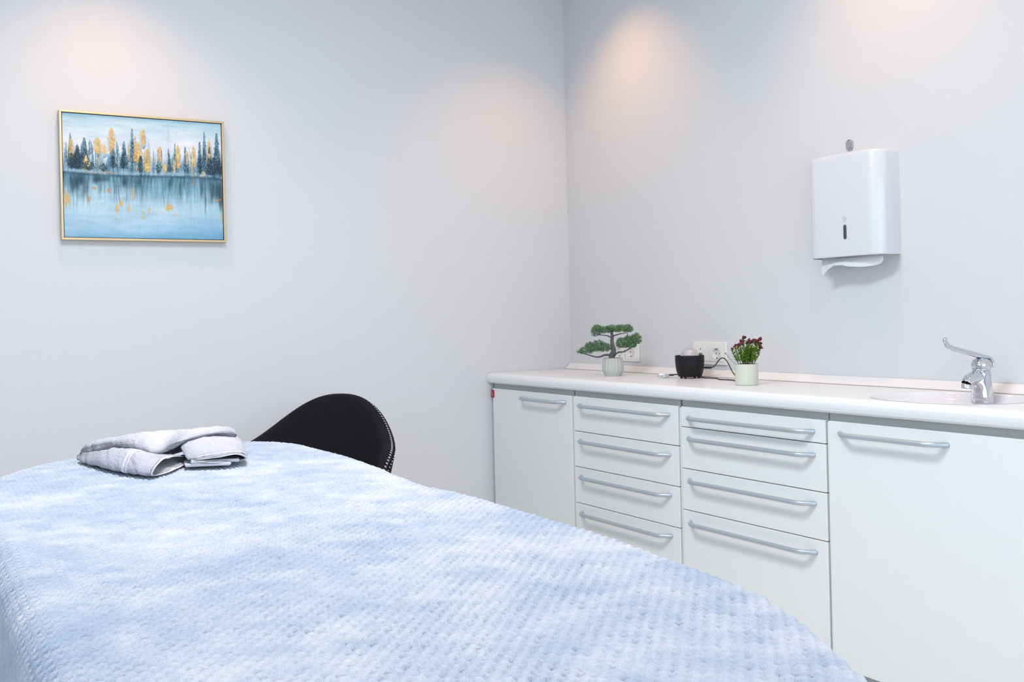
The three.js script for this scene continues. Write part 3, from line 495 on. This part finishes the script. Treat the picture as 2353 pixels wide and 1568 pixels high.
// ------------------------------------------------------------------ folded towel
{
  const TOWEL_LEFT = [[[-146, 3, -257], [-146, 7, -269], [-144, 15, -255], [-140, 17, -228], [-140, 9, -223], [-142, 4, -236]],
    [[-145, 2, -196], [-145, 10, -220], [-133, 24, -187], [-115, 24, -186], [-112, 8, -190], [-129, 5, -184]],
    [[-130, 2, -108], [-132, 17, -119], [-114, 36, -108], [-87, 34, -100], [-82, 13, -118], [-107, 7, -96]],
    [[-108, 2, -2], [-108, 20, -6], [-88, 43, -27], [-53, 35, -43], [-49, 16, -48], [-78, 8, -13]],
    [[-83, 2, 69], [-83, 19, 69], [-60, 39, 46], [-4, 20, -41], [-2, 9, -34], [-52, 5, 50]],
    [[-63, 3, 115], [-50, 23, 101], [-11, 28, 26], [59, 6, -80], [29, 0, -20], [-18, 0, 65]]];
  const TOWEL_RIGHT = [[[68, 31, -120], [83, 47, -126], [130, 47, -120], [168, 41, -114], [174, 15, -109], [115, 11, -104]],
    [[40, 31, -66], [53, 45, -81], [108, 49, -74], [160, 44, -67], [170, 14, -65], [100, 11, -44]],
    [[35, 22, -21], [45, 36, -23], [97, 41, -12], [151, 34, -12], [160, 11, -10], [91, 9, 8]],
    [[32, 17, 22], [46, 24, 26], [88, 30, 40], [140, 27, 35], [150, 10, 33], [85, 9, 50]],
    [[33, 16, 33], [55, 18, 45], [86, 22, 62], [126, 24, 60], [147, 10, 47], [82, 9, 60]]];
  const TOWEL_BACK = [[[-143, 10, -272], [-143, 15, -278], [-141, 24, -264], [-135, 31, -255], [-123, 13, -286], [-134, 8, -266]],
    [[-123, 24, -191], [-128, 32, -199], [-124, 41, -199], [-108, 44, -228], [-93, 18, -269], [-109, 14, -229]],
    [[-92, 38, -121], [-96, 46, -119], [-87, 55, -117], [-66, 57, -153], [-44, 24, -202], [-68, 23, -142]],
    [[-59, 36, -56], [-64, 49, -38], [-51, 62, -53], [-25, 66, -102], [4, 26, -181], [-29, 23, -109]],
    [[-27, 30, 1], [-31, 41, 22], [-5, 58, -30], [31, 64, -127], [67, 21, -228], [19, 16, -118]],
    [[37, 38, -70], [31, 48, -48], [54, 56, -92], [89, 61, -157], [112, 21, -227], [78, 17, -150]],
    [[93, 49, -90], [91, 56, -75], [107, 60, -97], [131, 62, -142], [151, 24, -201], [123, 27, -134]],
    [[137, 53, -72], [137, 58, -67], [143, 61, -81], [155, 61, -120], [171, 28, -170], [154, 28, -121]],
    [[159, 48, -75], [164, 49, -78], [165, 52, -87], [169, 52, -115], [178, 31, -145], [167, 33, -114]]];
  const TOWEL_LAYERS = [[[32, 12, 38], [129, 10, 58], [163, 6, -62], [53, 9, -81]], [[22, 5, 30], [107, 6, 71], [153, 0, -65], [44, 3, -87]]];
  TOWEL_BACK.forEach((r, k) => { r[4][1] = 3; r[5][1] = k >= 3 && k <= 6 ? r[0][1] - 2 : Math.min(r[5][1], 20); });
  const t = thing('folded_towel', 'pale grey terry towel folded on the blue blanket', 'towel', [-2.30, 0.8445, 1.93]);
  const terryBump = dataTex(256, 256, (x, y) => { const v = fbm(x / 2.4, y / 2.4, 2, 140); return [v, v, v]; }, false);
  terryBump.repeat.set(3, 3);
  const terry = new THREE.MeshPhysicalMaterial({ color: lin(0.54, 0.54, 0.615), roughness: 1, bumpMap: terryBump, bumpScale: 0.0026, sheen: 0.35, sheenRoughness: 0.7, specularIntensity: 0.1, side: THREE.DoubleSide });
  const woven = new THREE.MeshPhysicalMaterial({ color: lin(0.56, 0.57, 0.63), roughness: 0.9, specularIntensity: 0.1, side: THREE.DoubleSide });
  function ringPoint(rings, u, v) { // closed spline round, open spline along
    const n = rings[0].length, m = rings.length, cr = (a, b, c, d, f) => 0.5 * (2 * b + (c - a) * f + (2 * a - 5 * b + 4 * c - d) * f * f + (3 * b - a - 3 * c + d) * f * f * f);
    const along = (k) => { const q = clamp(v) * (m - 1), j = Math.min(m - 2, Math.floor(q)), f = q - j, g = (i) => rings[clamp(i, 0, m - 1)][k]; return [0, 1, 2].map((c) => cr(g(j - 1)[c], g(j)[c], g(j + 1)[c], g(j + 2)[c], f) / 1000); };
    const q = (((u % 1) + 1) % 1) * n, i = Math.floor(q) % n, f = q - Math.floor(q), A = along((i + n - 1) % n), B = along(i), C = along((i + 1) % n), D = along((i + 2) % n);
    return [0, 1, 2].map((c) => cr(A[c], B[c], C[c], D[c], f));
  }
  const centre = (rings, v) => { let s = [0, 0, 0]; for (let k = 0; k < 12; k++) { const p = ringPoint(rings, k / 12, v); s = s.map((c, i) => c + p[i] / 12); } return s; };
  function fuzz(g, amp, seed) { const p = g.attributes.position, n = g.attributes.normal; for (let i = 0; i < p.count; i++) { const x = p.getX(i), y = p.getY(i), z = p.getZ(i), h = amp * (fbm(x * 240 + y * 90, z * 240 + y * 170, 2, seed) - 0.5) + amp * 2.2 * (fbm(x * 40, z * 40 + y * 60, 2, seed + 3) - 0.5); p.setXYZ(i, x + n.getX(i) * h, Math.max(0.0005, y + n.getY(i) * h), z + n.getZ(i) * h); } g.computeVertexNormals(); return g; }
  // hollow fold: outer skin, inner skin and the hem that joins them at the mouth
  function hollow(rings, name, thick, capStart) {
    const nu = 120, nv = 90;
    const skin = fuzz(gridGeo(nu, nv, (u, v) => ringPoint(rings, u, v), true), 0.0022, 150);
    const inner = gridGeo(nu, 30, (u, v) => { const vv = 0.45 + 0.55 * v, p = ringPoint(rings, u, vv), c = centre(rings, vv), d = [c[0] - p[0], c[1] - p[1], c[2] - p[2]], l = Math.hypot(...d); return p.map((q, k) => q + d[k] / l * Math.min(thick, l * 0.8)); }, true);
    const m = mesh('fold', [skin, inner], terry, t);
    const hem = gridGeo(nu, 8, (u, v) => { const p = ringPoint(rings, u, 1), c = centre(rings, 1), d = [c[0] - p[0], c[1] - p[1], c[2] - p[2]], l = Math.hypot(...d), e = centre(rings, 1).map((q, k) => q - centre(rings, 0.9)[k]), el = Math.hypot(...e), a = v * Math.PI, k1 = (1 - Math.cos(a)) / 2 * Math.min(thick, l * 0.8), k2 = 0.003 * Math.sin(a); return p.map((q, k) => q + d[k] / l * k1 + e[k] / el * k2); }, true);
    mesh('hem', hem, woven, t).userData.label = 'smooth woven hem of the towel';
    return m;
  }
  hollow(TOWEL_LEFT, 'fold', 0.006); hollow(TOWEL_RIGHT, 'fold', 0.006);
  mesh('fold', fuzz(gridGeo(120, 130, (u, v) => { const p = ringPoint(TOWEL_BACK, u, v), c = centre(TOWEL_BACK, v), e = Math.min(1, Math.sqrt(Math.min(v, 1 - v) / 0.03)); return p.map((q, k) => mix(c[k], q, e)); }, true), 0.0026, 170), terry, t);
  const band = (rings, v0, v1) => gridGeo(100, 6, (u, v) => { const vv = mix(v0, v1, v), uu = mix(-0.02, 0.56, u), p = ringPoint(rings, uu, vv), c = centre(rings, vv), d = p.map((q, k) => q - c[k]), l = Math.hypot(...d), h = 0.0012 * Math.sin(Math.PI * v); return p.map((q, k) => q + d[k] / l * h); });
  mesh('woven_band', [band(TOWEL_LEFT, 0.66, 0.69), band(TOWEL_LEFT, 0.70, 0.715)], woven, t);
  mesh('woven_band', band(TOWEL_RIGHT, 0.80, 0.84), woven, t);
  TOWEL_LAYERS.forEach((q) => {
    const pt = (s, r) => { const a = q[0].map((c, k) => mix(c, q[1][k], s)), b = q[3].map((c, k) => mix(c, q[2][k], s)); return a.map((c, k) => mix(c, b[k], r) / 1000); };
    const g = gridGeo(60, 40, (u, v) => { // rounded slab: u runs round the section front-to-back, v across
      const a = u * Math.PI * 2, r = 0.5 - 0.5 * Math.cos(a), p = pt(v, r), e = Math.min(1, Math.sqrt(Math.min(v, 1 - v) / 0.02)), h = 0.0034 * Math.sign(Math.sin(a)) * Math.min(1, Math.abs(Math.sin(a)) * 6) * e; return [p[0], Math.max(0.0006, p[1] + h), p[2]]; }, true);
    mesh('layer', g, woven, t);
  });
}

// ------------------------------------------------------------------ tub chair
{
  const c = thing('tub_chair', 'black upholstered tub chair with pale zigzag stitching behind the treatment table', 'chair', [-1.593, 0, 0.692]);
  c.rotation.y = -0.837;
  const fabBump = dataTex(256, 256, (x, y) => { const v = fbm(x / 3, y / 3, 3, 201); return [v, v, v]; }, false); fabBump.repeat.set(4, 3);
  const fabric = new THREE.MeshPhysicalMaterial({ color: lin(0.010, 0.010, 0.0135), roughness: 0.95, bumpMap: fabBump, bumpScale: 0.0006, sheen: 0.08, sheenRoughness: 0.5, sheenColor: lin(0.3, 0.3, 0.34), specularIntensity: 0.3, side: THREE.DoubleSide });
  const PM = 2.15, TH = 0.045, Y0 = 0.40;
  const rim = (ph) => { const a = Math.abs(ph); return 0.678 + 0.193 * Math.exp(-Math.pow(a / 0.841, 2.318)) - 0.178 * sstep(1.2, PM, a); };
  const inner = (ph, y, o = 0) => { const s = (y - Y0) / 0.45, a = 0.206 + 0.102 * s + o, b = 0.206 + 0.075 * s + o; return [a * Math.sin(ph) * (1 + 0.05 * Math.sin(ph) ** 2), y, -b * Math.cos(ph) + (Math.abs(ph) > Math.PI / 2 ? 0.03 * (Math.abs(ph) - Math.PI / 2) : 0)]; };
  const N = 100, K = 40;
  // section: up the inside, over the rim, down the outside
  const shell = gridGeo(N, K, (u, v) => {
    const ph = mix(-PM, PM, u), h = rim(ph), ro = 0.010;
    if (v < 0.42) return inner(ph, mix(Y0, h - ro, v / 0.42));
    if (v > 0.58) return inner(ph, mix(h - ro, Y0 - 0.04, (v - 0.58) / 0.42), TH);
    const f = (v - 0.42) / 0.16, o = TH * f, k = Math.pow(Math.sin(Math.PI * f), 0.45); return inner(ph, h - ro + ro * k, o);
  });
  mesh('shell', shell, fabric, c);
  for (const s of [-1, 1]) { const e = gridGeo(10, 24, (u, v) => inner(s * PM, mix(Y0 - 0.02, rim(PM) - 0.004 * (1 - Math.sin(Math.PI * u)), v), TH * u)); mesh('arm_end', e, fabric, c); }
  const zz = []; const L = 230; for (let i = 0; i <= L; i++) { const ph = mix(-PM + 0.02, PM - 0.02, i / L), h = rim(ph); zz.push(i % 2 ? inner(ph, h + 0.0012, TH * 0.62) : inner(ph, h - 0.010, TH + 0.0014)); }
  mesh('stitching', new THREE.TubeGeometry(new THREE.CatmullRomCurve3(zz.map((p) => V3(...p)), false, 'catmullrom', 0.2), 1400, 0.0011, 5), new THREE.MeshStandardMaterial({ color: lin(0.55, 0.55, 0.56), roughness: 0.8 }), c).userData.label = 'pale zigzag stitching along the rim';
  const seat = gridGeo(64, 16, (u, v) => { const a = u * Math.PI * 2, r = 0.204 * Math.sin(v * Math.PI / 2 * 1.999), y = 0.40 + 0.075 * Math.pow(Math.max(0, Math.cos(v * Math.PI / 2)), 0.35); return [r * Math.sin(a), y, r * Math.cos(a) + 0.01]; }, true);
  mesh('seat', seat, fabric, c);
  mesh('seat_base', cyl(0.20, 0.215, 0.04, 48).translate(0, 0.36, 0), fabric, c);
  for (const [sx, sz] of [[-1, -1], [1, -1], [-1, 1], [1, 1]]) mesh('leg', tube([[sx * 0.15, 0.37, sz * 0.15], [sx * 0.17, 0.2, sz * 0.17], [sx * 0.20, 0.0, sz * 0.20]], 0.013, 12, 10), M.leg, c);
}

// ------------------------------------------------------------------ small bonsai
{
  const b = thing('bonsai', 'small artificial bonsai in a ribbed grey pot by the socket', 'plant', [-0.232, H, 0.662]);
  const pot = gridGeo(96, 40, (u, v) => {
    const y = v * 0.074, a = u * Math.PI * 2, t = v;
    let r = t < 0.45 ? mix(0.0335, 0.0452, Math.sin(t / 0.45 * Math.PI / 2)) : mix(0.0452, 0.0405, sstep(0.45, 1.0, t));
    const rib = Math.abs(Math.sin(a * 8)), tri = t < 0.4 ? Math.abs(Math.sin(a * 8 + (0.4 - t) * 3)) : rib; r *= 1 - 0.075 * (1 - Math.pow(tri, 0.6)) * sstep(0, 0.12, t) * sstep(1.0, 0.86, t);
    return [r * Math.cos(a), y, -r * Math.sin(a)];
  }, true);
  const potMat = new THREE.MeshStandardMaterial({ color: lin(0.50, 0.515, 0.495), roughness: 0.85, side: THREE.DoubleSide });
  mesh('pot', [pot, lathe([[0.0001, 0.0005], [0.0335, 0.0005]], 40), lathe([[0.0405, 0.074], [0.0385, 0.0755], [0.0365, 0.074], [0.036, 0.055]], 48)], potMat, b);
  mesh('soil', lathe([[0.0365, 0.062], [0.02, 0.066], [0.0001, 0.067]], 32), new THREE.MeshStandardMaterial({ color: lin(0.05, 0.045, 0.04), roughness: 1 }), b);
  // picture-right runs along rx, rz on the worktop
  const rx = 0.862, rz = 0.507, P = (s, y, d = 0) => [s * rx - d * rz, y, s * rz + d * rx];
  const bark = new THREE.MeshStandardMaterial({ color: lin(0.11, 0.11, 0.125), roughness: 0.95 });
  const taper = (pts, r0, r1, seed) => { const cv = new THREE.CatmullRomCurve3(pts.map((p) => V3(...p))); const fr = cv.computeFrenetFrames(40); return gridGeo(12, 40, (u, v) => { const a = u * Math.PI * 2, k = Math.round(v * 40), q = cv.getPointAt(v), n = fr.normals[k], bi = fr.binormals[k], r = mix(r0, r1, v) * (0.85 + 0.3 * noise2(u * 12, v * 16, seed)); return [q.x + (n.x * Math.cos(a) + bi.x * Math.sin(a)) * r, q.y + (n.y * Math.cos(a) + bi.y * Math.sin(a)) * r, q.z + (n.z * Math.cos(a) + bi.z * Math.sin(a)) * r]; }, true); };
  mesh('trunk', [taper([P(-0.004, 0.062), P(-0.004, 0.085), P(0.004, 0.10), P(0.003, 0.12), P(-0.001, 0.14), P(0.0, 0.162), P(-0.002, 0.185)], 0.0118, 0.0052, 3), taper([P(-0.006, 0.075), P(-0.016, 0.087), P(-0.035, 0.087), P(-0.06, 0.080), P(-0.095, 0.088), P(-0.125, 0.097)], 0.005, 0.0016, 5), taper([P(0.002, 0.078), P(0.012, 0.09), P(0.022, 0.097), P(0.045, 0.10), P(0.075, 0.115), P(0.10, 0.135)], 0.0045, 0.0016, 7), taper([P(-0.001, 0.158), P(-0.02, 0.168), P(-0.05, 0.172), P(-0.07, 0.178)], 0.003, 0.001, 9), taper([P(0.0, 0.165), P(0.025, 0.173), P(0.055, 0.178), P(0.07, 0.182)], 0.003, 0.001, 11), taper([P(0.062, 0.176), P(0.064, 0.162), P(0.06, 0.148)], 0.0018, 0.001, 13)], bark, b);
  // pads of short needles
  const leafA = new THREE.MeshStandardMaterial({ color: lin(0.16, 0.31, 0.09), roughness: 0.75, side: THREE.DoubleSide });
  const leafB = new THREE.MeshStandardMaterial({ color: lin(0.23, 0.37, 0.27), roughness: 0.75, side: THREE.DoubleSide });
  const leafC = new THREE.MeshStandardMaterial({ color: lin(0.10, 0.20, 0.13), roughness: 0.75, side: THREE.DoubleSide });
  function needles(blobs, seed, count) {
    const R = rng(seed), out = [[], [], []], up = V3(0, 1, 0);
    for (const [s, y, d, rs, ry, rd, w] of blobs) {
      const tufts = Math.round(count * w);
      for (let k = 0; k < tufts; k++) {
        const th = R() * Math.PI * 2, cz = 2 * R() - 1, rr = Math.cbrt(0.25 + 0.75 * R()), q = Math.sqrt(1 - cz * cz), base = P(s + rs * rr * q * Math.cos(th), y + ry * rr * cz, d + rd * rr * q * Math.sin(th));
        const axis = V3(q * Math.cos(th) * rx, Math.max(-0.25, cz) + 0.55, q * Math.cos(th) * rz + q * Math.sin(th) * 0.6).normalize(), set = R() < 0.38 ? 0 : R() < 0.6 ? 1 : 2;
        for (let n = 0; n < 7; n++) {
          const dir = axis.clone().add(V3(R() - 0.5, R() - 0.5, R() - 0.5).multiplyScalar(1.5)).normalize(), L = 0.007 + R() * 0.009, sd = V3().crossVectors(dir, V3(R() - 0.5, R() - 0.5, R() - 0.5)).normalize().multiplyScalar(0.00055 + R() * 0.0004);
          const o = V3(...base).addScaledVector(dir, -0.001), m = o.clone().addScaledVector(dir, L * 0.6), e = o.clone().addScaledVector(dir, L);
          out[set].push(o.x - sd.x * 0.4, o.y - sd.y * 0.4, o.z - sd.z * 0.4, m.x + sd.x, m.y + sd.y, m.z + sd.z, m.x - sd.x, m.y - sd.y, m.z - sd.z, m.x - sd.x, m.y - sd.y, m.z - sd.z, m.x + sd.x, m.y + sd.y, m.z + sd.z, e.x, e.y, e.z);
        }
      }
    }
    return out.map((a) => { const g = new THREE.BufferGeometry(); g.setAttribute('position', new THREE.Float32BufferAttribute(a, 3)); g.computeVertexNormals(); g.setAttribute('uv', new THREE.Float32BufferAttribute(new Float32Array(a.length / 3 * 2), 2)); return g; });
  }
  const pads = [
    [[-0.066, 0.186, 0, 0.016, 0.022, 0.02, 0.8], [-0.058, 0.196, 0, 0.02, 0.012, 0.02, 0.7], [-0.025, 0.190, 0, 0.03, 0.012, 0.025, 1], [0.005, 0.194, 0, 0.03, 0.013, 0.03, 1.1], [0.04, 0.194, 0, 0.03, 0.013, 0.025, 1], [0.066, 0.194, 0, 0.016, 0.014, 0.02, 0.7]],
    [[-0.112, 0.106, 0.004, 0.025, 0.014, 0.02, 0.8], [-0.085, 0.120, 0.0, 0.028, 0.02, 0.028, 1.3], [-0.058, 0.124, 0, 0.026, 0.022, 0.028, 1.2], [-0.035, 0.116, 0.0, 0.018, 0.018, 0.02, 0.7], [-0.013, 0.116, -0.01, 0.010, 0.012, 0.012, 0.25], [-0.132, 0.102, 0.0, 0.012, 0.005, 0.006, 0.12]],
    [[0.045, 0.132, 0.0, 0.025, 0.018, 0.025, 1.2], [0.072, 0.132, 0, 0.026, 0.02, 0.026, 1.2], [0.066, 0.152, 0.0, 0.012, 0.010, 0.01, 0.3], [0.10, 0.150, 0, 0.018, 0.022, 0.02, 0.9], [0.085, 0.142, 0, 0.02, 0.015, 0.02, 0.7], [0.034, 0.142, 0.0, 0.012, 0.010, 0.012, 0.3]]];
  pads.forEach((p, i) => { const f = new THREE.Group(); f.name = 'foliage'; b.add(f); f.userData.kind = 'stuff'; needles(p, 300 + i, 170).forEach((g, k) => { const m = mesh('needles', g, [leafA, leafB, leafC][k], f); m.userData.kind = 'stuff'; }); });
}

// ------------------------------------------------------------------ night light with glass dome
{
  const n = thing('night_light', 'round black projector night light with a clear faceted dome', 'night light', [-0.123, H, 1.022]);
  mesh('housing', lathe([[0.0001, 0.006], [0.041, 0.006], [0.0445, 0.0075], [0.0475, 0.013], [0.0510, 0.024], [0.0540, 0.038], [0.0558, 0.054], [0.0567, 0.072], [0.0565, 0.088], [0.0555, 0.0895], [0.0545, 0.0885], [0.054, 0.086], [0.0001, 0.086]], 72), M.blackPlastic, n);
  for (let i = 0; i < 4; i++) { const a = i * Math.PI / 2 + 1.2; mesh('foot', cyl(0.004, 0.0045, 0.007, 14).translate(Math.cos(a) * 0.038, 0, Math.sin(a) * 0.038), M.blackPlastic, n); }
  mesh('jack', new THREE.CylinderGeometry(0.0046, 0.0046, 0.004, 16).rotateZ(Math.PI / 2).rotateY(-0.40).translate(0.0503, 0.0390, 0.0213), M.blackPlastic, n);
  // scalloped collar and faceted dome
  const dome = new THREE.SphereGeometry(0.0345, 28, 9, 0, Math.PI * 2, 0, Math.PI * 0.5).toNonIndexed(); dome.computeVertexNormals(); dome.scale(1, 1.02, 1); dome.translate(0, 0.086, 0);
  mesh('dome', dome, new THREE.MeshPhysicalMaterial({ color: lin(0.86, 0.84, 0.87), roughness: 0.12, transmission: 0.75, thickness: 0, ior: 1.45 }), n).userData.label = 'clear faceted dome';
  const inn = new THREE.SphereGeometry(0.025, 20, 10, 0, Math.PI * 2, 0, Math.PI * 0.5).translate(0, 0.086, 0);
  mesh('reflector', inn, new THREE.MeshPhysicalMaterial({ color: lin(0.72, 0.70, 0.73), roughness: 0.35, metalness: 0.2 }), n);
  const petals = []; for (let i = 0; i < 18; i++) { const a = i / 18 * Math.PI * 2, s = new THREE.SphereGeometry(0.0058, 10, 8); s.scale(1, 1, 0.35); s.rotateY(-a + Math.PI / 2); s.translate(Math.cos(a) * 0.0348, 0.0895, Math.sin(a) * 0.0348); petals.push(s); }
  mesh('scalloped_rim', petals, new THREE.MeshPhysicalMaterial({ color: lin(0.75, 0.74, 0.77), roughness: 0.15, transmission: 0.3, thickness: 0 }), n);
}
{
  // usb cable: from the jack on the night light, round behind the flower pot and back to the white adapter
  const c = thing('usb_cable', 'thin black cable from the night light to the white adapter', 'cable', [0, H, 0]);
  const R = 0.0023;
  mesh('plug', tube([[-0.0665, 0.0394, 1.046], [-0.069, 0.0402, 1.066], [-0.0705, 0.0408, 1.086]], 0.0042, 16, 10), M.cable, c);
  mesh('cord', tube([[-0.0705, 0.0408, 1.086], [-0.073, 0.0464, 1.107], [-0.076, 0.0644, 1.131], [-0.080, 0.0764, 1.150], [-0.083, 0.0804, 1.167], [-0.087, 0.0774, 1.185], [-0.091, 0.0604, 1.207], [-0.094, 0.0344, 1.229], [-0.098, 0.0164, 1.252], [-0.104, 0.004, 1.29], [-0.115, 0.0025, 1.34], [-0.145, 0.0025, 1.365], [-0.16, 0.0025, 1.33], [-0.13, 0.0025, 1.275], [-0.128, 0.0025, 1.235], [-0.128, 0.0025, 1.195], [-0.098, 0.0025, 1.150], [-0.096, 0.0025, 1.12], [-0.105, 0.0025, 1.095], [-0.085, 0.0025, 1.05], [-0.055, 0.0025, 0.99], [-0.045, 0.004, 0.93], [-0.07, 0.008, 0.905], [-0.11, 0.0095, 0.912], [-0.132, 0.0095, 0.922]], R, 280, 8), M.cable, c);
  const up = mesh('plug', new RoundedBoxGeometry(0.026, 0.0075, 0.013, 2, 0.002), M.cable, c); up.position.set(-0.1445, 0.0095, 0.9285); up.rotation.y = -0.53;
  const a = thing('usb_adapter', 'small white plug adapter lying on the worktop', 'adapter', [-0.157, H, 0.9215]);
  a.rotation.y = 0.35;
  mesh('body', new RoundedBoxGeometry(0.044, 0.018, 0.026, 3, 0.005).translate(-0.022, 0.0092, 0), new THREE.MeshPhysicalMaterial({ color: lin(0.82, 0.83, 0.86), roughness: 0.25 }), a);
  for (const q of [-1, 1]) mesh('pin', [new THREE.CylinderGeometry(0.0021, 0.0021, 0.019, 12).rotateZ(Math.PI / 2).translate(-0.052, 0.0092, q * 0.0085)], M.aluminium, a);
}

// ------------------------------------------------------------------ small flowering plant
{
  const p = thing('flower_pot', 'small artificial plant with dark red flowers in a cream pot', 'plant', [-0.252, H, 1.476]);
  mesh('pot', lathe([[0.0001, 0.0004], [0.0375, 0.0004], [0.0388, 0.002], [0.0392, 0.010], [0.0396, 0.012], [0.0393, 0.014], [0.0399, 0.028], [0.0403, 0.030], [0.0399, 0.032], [0.0406, 0.072], [0.040, 0.0738], [0.0385, 0.0738], [0.038, 0.072], [0.0375, 0.06]], 64), new THREE.MeshStandardMaterial({ color: lin(0.60, 0.62, 0.56), roughness: 0.6 }), p);
  mesh('soil', lathe([[0.0378, 0.067], [0.02, 0.070], [0.0001, 0.071]], 32), new THREE.MeshStandardMaterial({ color: lin(0.025, 0.03, 0.02), roughness: 1 }), p);
  const R = rng(515), rx = 0.862, rz = 0.507;
  const stemM = new THREE.MeshStandardMaterial({ color: lin(0.10, 0.17, 0.04), roughness: 0.8 }), leafM = new THREE.MeshStandardMaterial({ color: lin(0.15, 0.29, 0.02), roughness: 0.7, side: THREE.DoubleSide }), leafN = new THREE.MeshStandardMaterial({ color: lin(0.26, 0.40, 0.07), roughness: 0.7, side: THREE.DoubleSide }), petM = new THREE.MeshStandardMaterial({ color: lin(0.115, 0.017, 0.028), roughness: 0.8, side: THREE.DoubleSide }), budM = new THREE.MeshStandardMaterial({ color: lin(0.20, 0.07, 0.035), roughness: 0.8 });
  const leafShape = (L, w) => { const g = gridGeo(4, 4, (u, v) => [(u - 0.5) * 2 * w * Math.sin(Math.PI * clamp(v, 0.02, 0.98)), v * L, 0.15 * L * v * v]); return g; };
  const leafG = leafShape(0.0115, 0.0021);
  const tips = []; // [along picture-right, height, depth] of the tops
  for (const [s, y] of [[-0.045, 0.125], [-0.037, 0.132], [-0.029, 0.137], [-0.022, 0.142], [-0.010, 0.150], [-0.006, 0.165], [0.002, 0.148], [0.006, 0.155], [0.013, 0.145], [0.022, 0.150], [0.028, 0.156], [0.038, 0.150], [0.046, 0.158], [0.040, 0.142], [0.055, 0.142], [0.054, 0.130], [0.033, 0.120]]) tips.push([s, y, (R() - 0.5) * 0.05, 1]);
  for (let i = 0; i < 20; i++) tips.push([(R() - 0.5) * 0.085, 0.105 + R() * 0.035, (R() - 0.5) * 0.075, 0]);
  tips.push([-0.074, 0.112, 0.01, 2]);
  const W = (s, y, d) => V3(s * rx - d * rz, y, s * rz + d * rx);
  tips.forEach(([s, y, d, fl]) => {
    const b0 = W(s * 0.42 + (R() - 0.5) * 0.012, 0.066, d * 0.4), e = W(s, y, d), m = b0.clone().lerp(e, 0.5).add(V3((R() - 0.5) * 0.006, -0.004, (R() - 0.5) * 0.006)), cv = new THREE.CatmullRomCurve3([b0, m, e]);
    const st = mesh('stem', new THREE.TubeGeometry(cv, 10, 0.0007, 5), stemM, p);
    const ls = [[], []], n = fl === 2 ? 9 : 32;
    for (let k = 0; k < n; k++) { const tt = (fl === 2 ? 0.35 : 0.28) + (fl === 2 ? 0.62 : 0.66) * k / n, o = cv.getPoint(tt), g = leafG.clone(); const sc = fl === 2 ? 0.5 : 0.7 + R() * 0.7; g.scale(sc, sc, sc); g.rotateX(0.5 + R() * 0.7); g.rotateY(R() * Math.PI * 2); g.translate(o.x, o.y, o.z); ls[R() < 0.8 ? 0 : 1].push(g); }
    ls.forEach((a, k) => { if (a.length) mesh('leaf_spray', a, k ? leafN : leafM, st).userData.kind = 'stuff'; });
    if (fl === 1) { const fs = []; const c = 6 + Math.floor(R() * 4); for (let k = 0; k < c; k++) { const g = new THREE.IcosahedronGeometry(0.0030 + R() * 0.0026, 1); g.scale(1, 0.65, 1); g.rotateZ(R() * 2); g.translate(e.x + (R() - 0.5) * 0.011, e.y + (R() - 0.4) * 0.008, e.z + (R() - 0.5) * 0.011); fs.push(g); } mesh('flower', fs, petM, p).userData.kind = 'stuff'; }
    else if (fl === 2) { const g = new THREE.IcosahedronGeometry(0.0028, 1); g.translate(e.x, e.y, e.z); mesh('bud', g, stemM, p); }
    else if (R() < 0.3) { const g = new THREE.IcosahedronGeometry(0.0026, 1); g.translate(e.x, e.y, e.z); mesh('bud', g, budM, p); }
  });
}

// ------------------------------------------------------------------ recessed downlights
{
  const p = thing('light_panel', 'flat white ceiling light panel over the treatment table', 'lamp', [PANEL.x, CEIL, PANEL.z]);
  const w = PANEL.w / 2, l = PANEL.l / 2, f = 0.015;
  mesh('frame', [box(-w, w, -0.012, 0, -l, -l + f), box(-w, w, -0.012, 0, l - f, l), box(-w, -w + f, -0.012, 0, -l + f, l - f), box(w - f, w, -0.012, 0, -l + f, l - f)], M.whiteTrim, p);
  mesh('lamp_diffuser', box(-w + f, w - f, -0.008, -0.002, -l + f, l - f), new THREE.MeshStandardMaterial({ color: lin(0.9, 0.9, 0.9), emissive: PANEL.color, emissiveIntensity: 1.5 }), p);
  const a = new THREE.RectAreaLight(PANEL.color, PANEL.power, PANEL.w - 2 * f, PANEL.l - 2 * f); a.position.set(0, -0.014, 0); a.rotation.x = -Math.PI / 2; p.add(a);
}
LAMP_SPOTS.forEach(([x, z, where]) => {
  const l = thing('downlight', `round white recessed ceiling downlight ${where}`, 'lamp', [x, CEIL, z], 'ceiling downlights');
  mesh('trim_ring', lathe([[0.030, 0.0], [0.031, -0.004], [0.040, -0.005], [0.043, -0.002], [0.043, 0]], 40), M.whiteTrim, l);
  mesh('lamp_face', new THREE.CylinderGeometry(0.030, 0.030, 0.002, 32).translate(0, -0.0012, 0), new THREE.MeshStandardMaterial({ color: lin(0.9, 0.85, 0.8), emissive: LAMP.color, emissiveIntensity: 3 }), l);
  const s = new THREE.SpotLight(LAMP.color, LAMP.intensity, 0, LAMP.angle, LAMP.penumbra, 2);
  s.castShadow = true; s.shadow.radius = 1.4; s.position.set(0, -0.012, 0); s.target.position.set(0, -1, 0); l.add(s, s.target);
});

renderer.render(scene, camera);
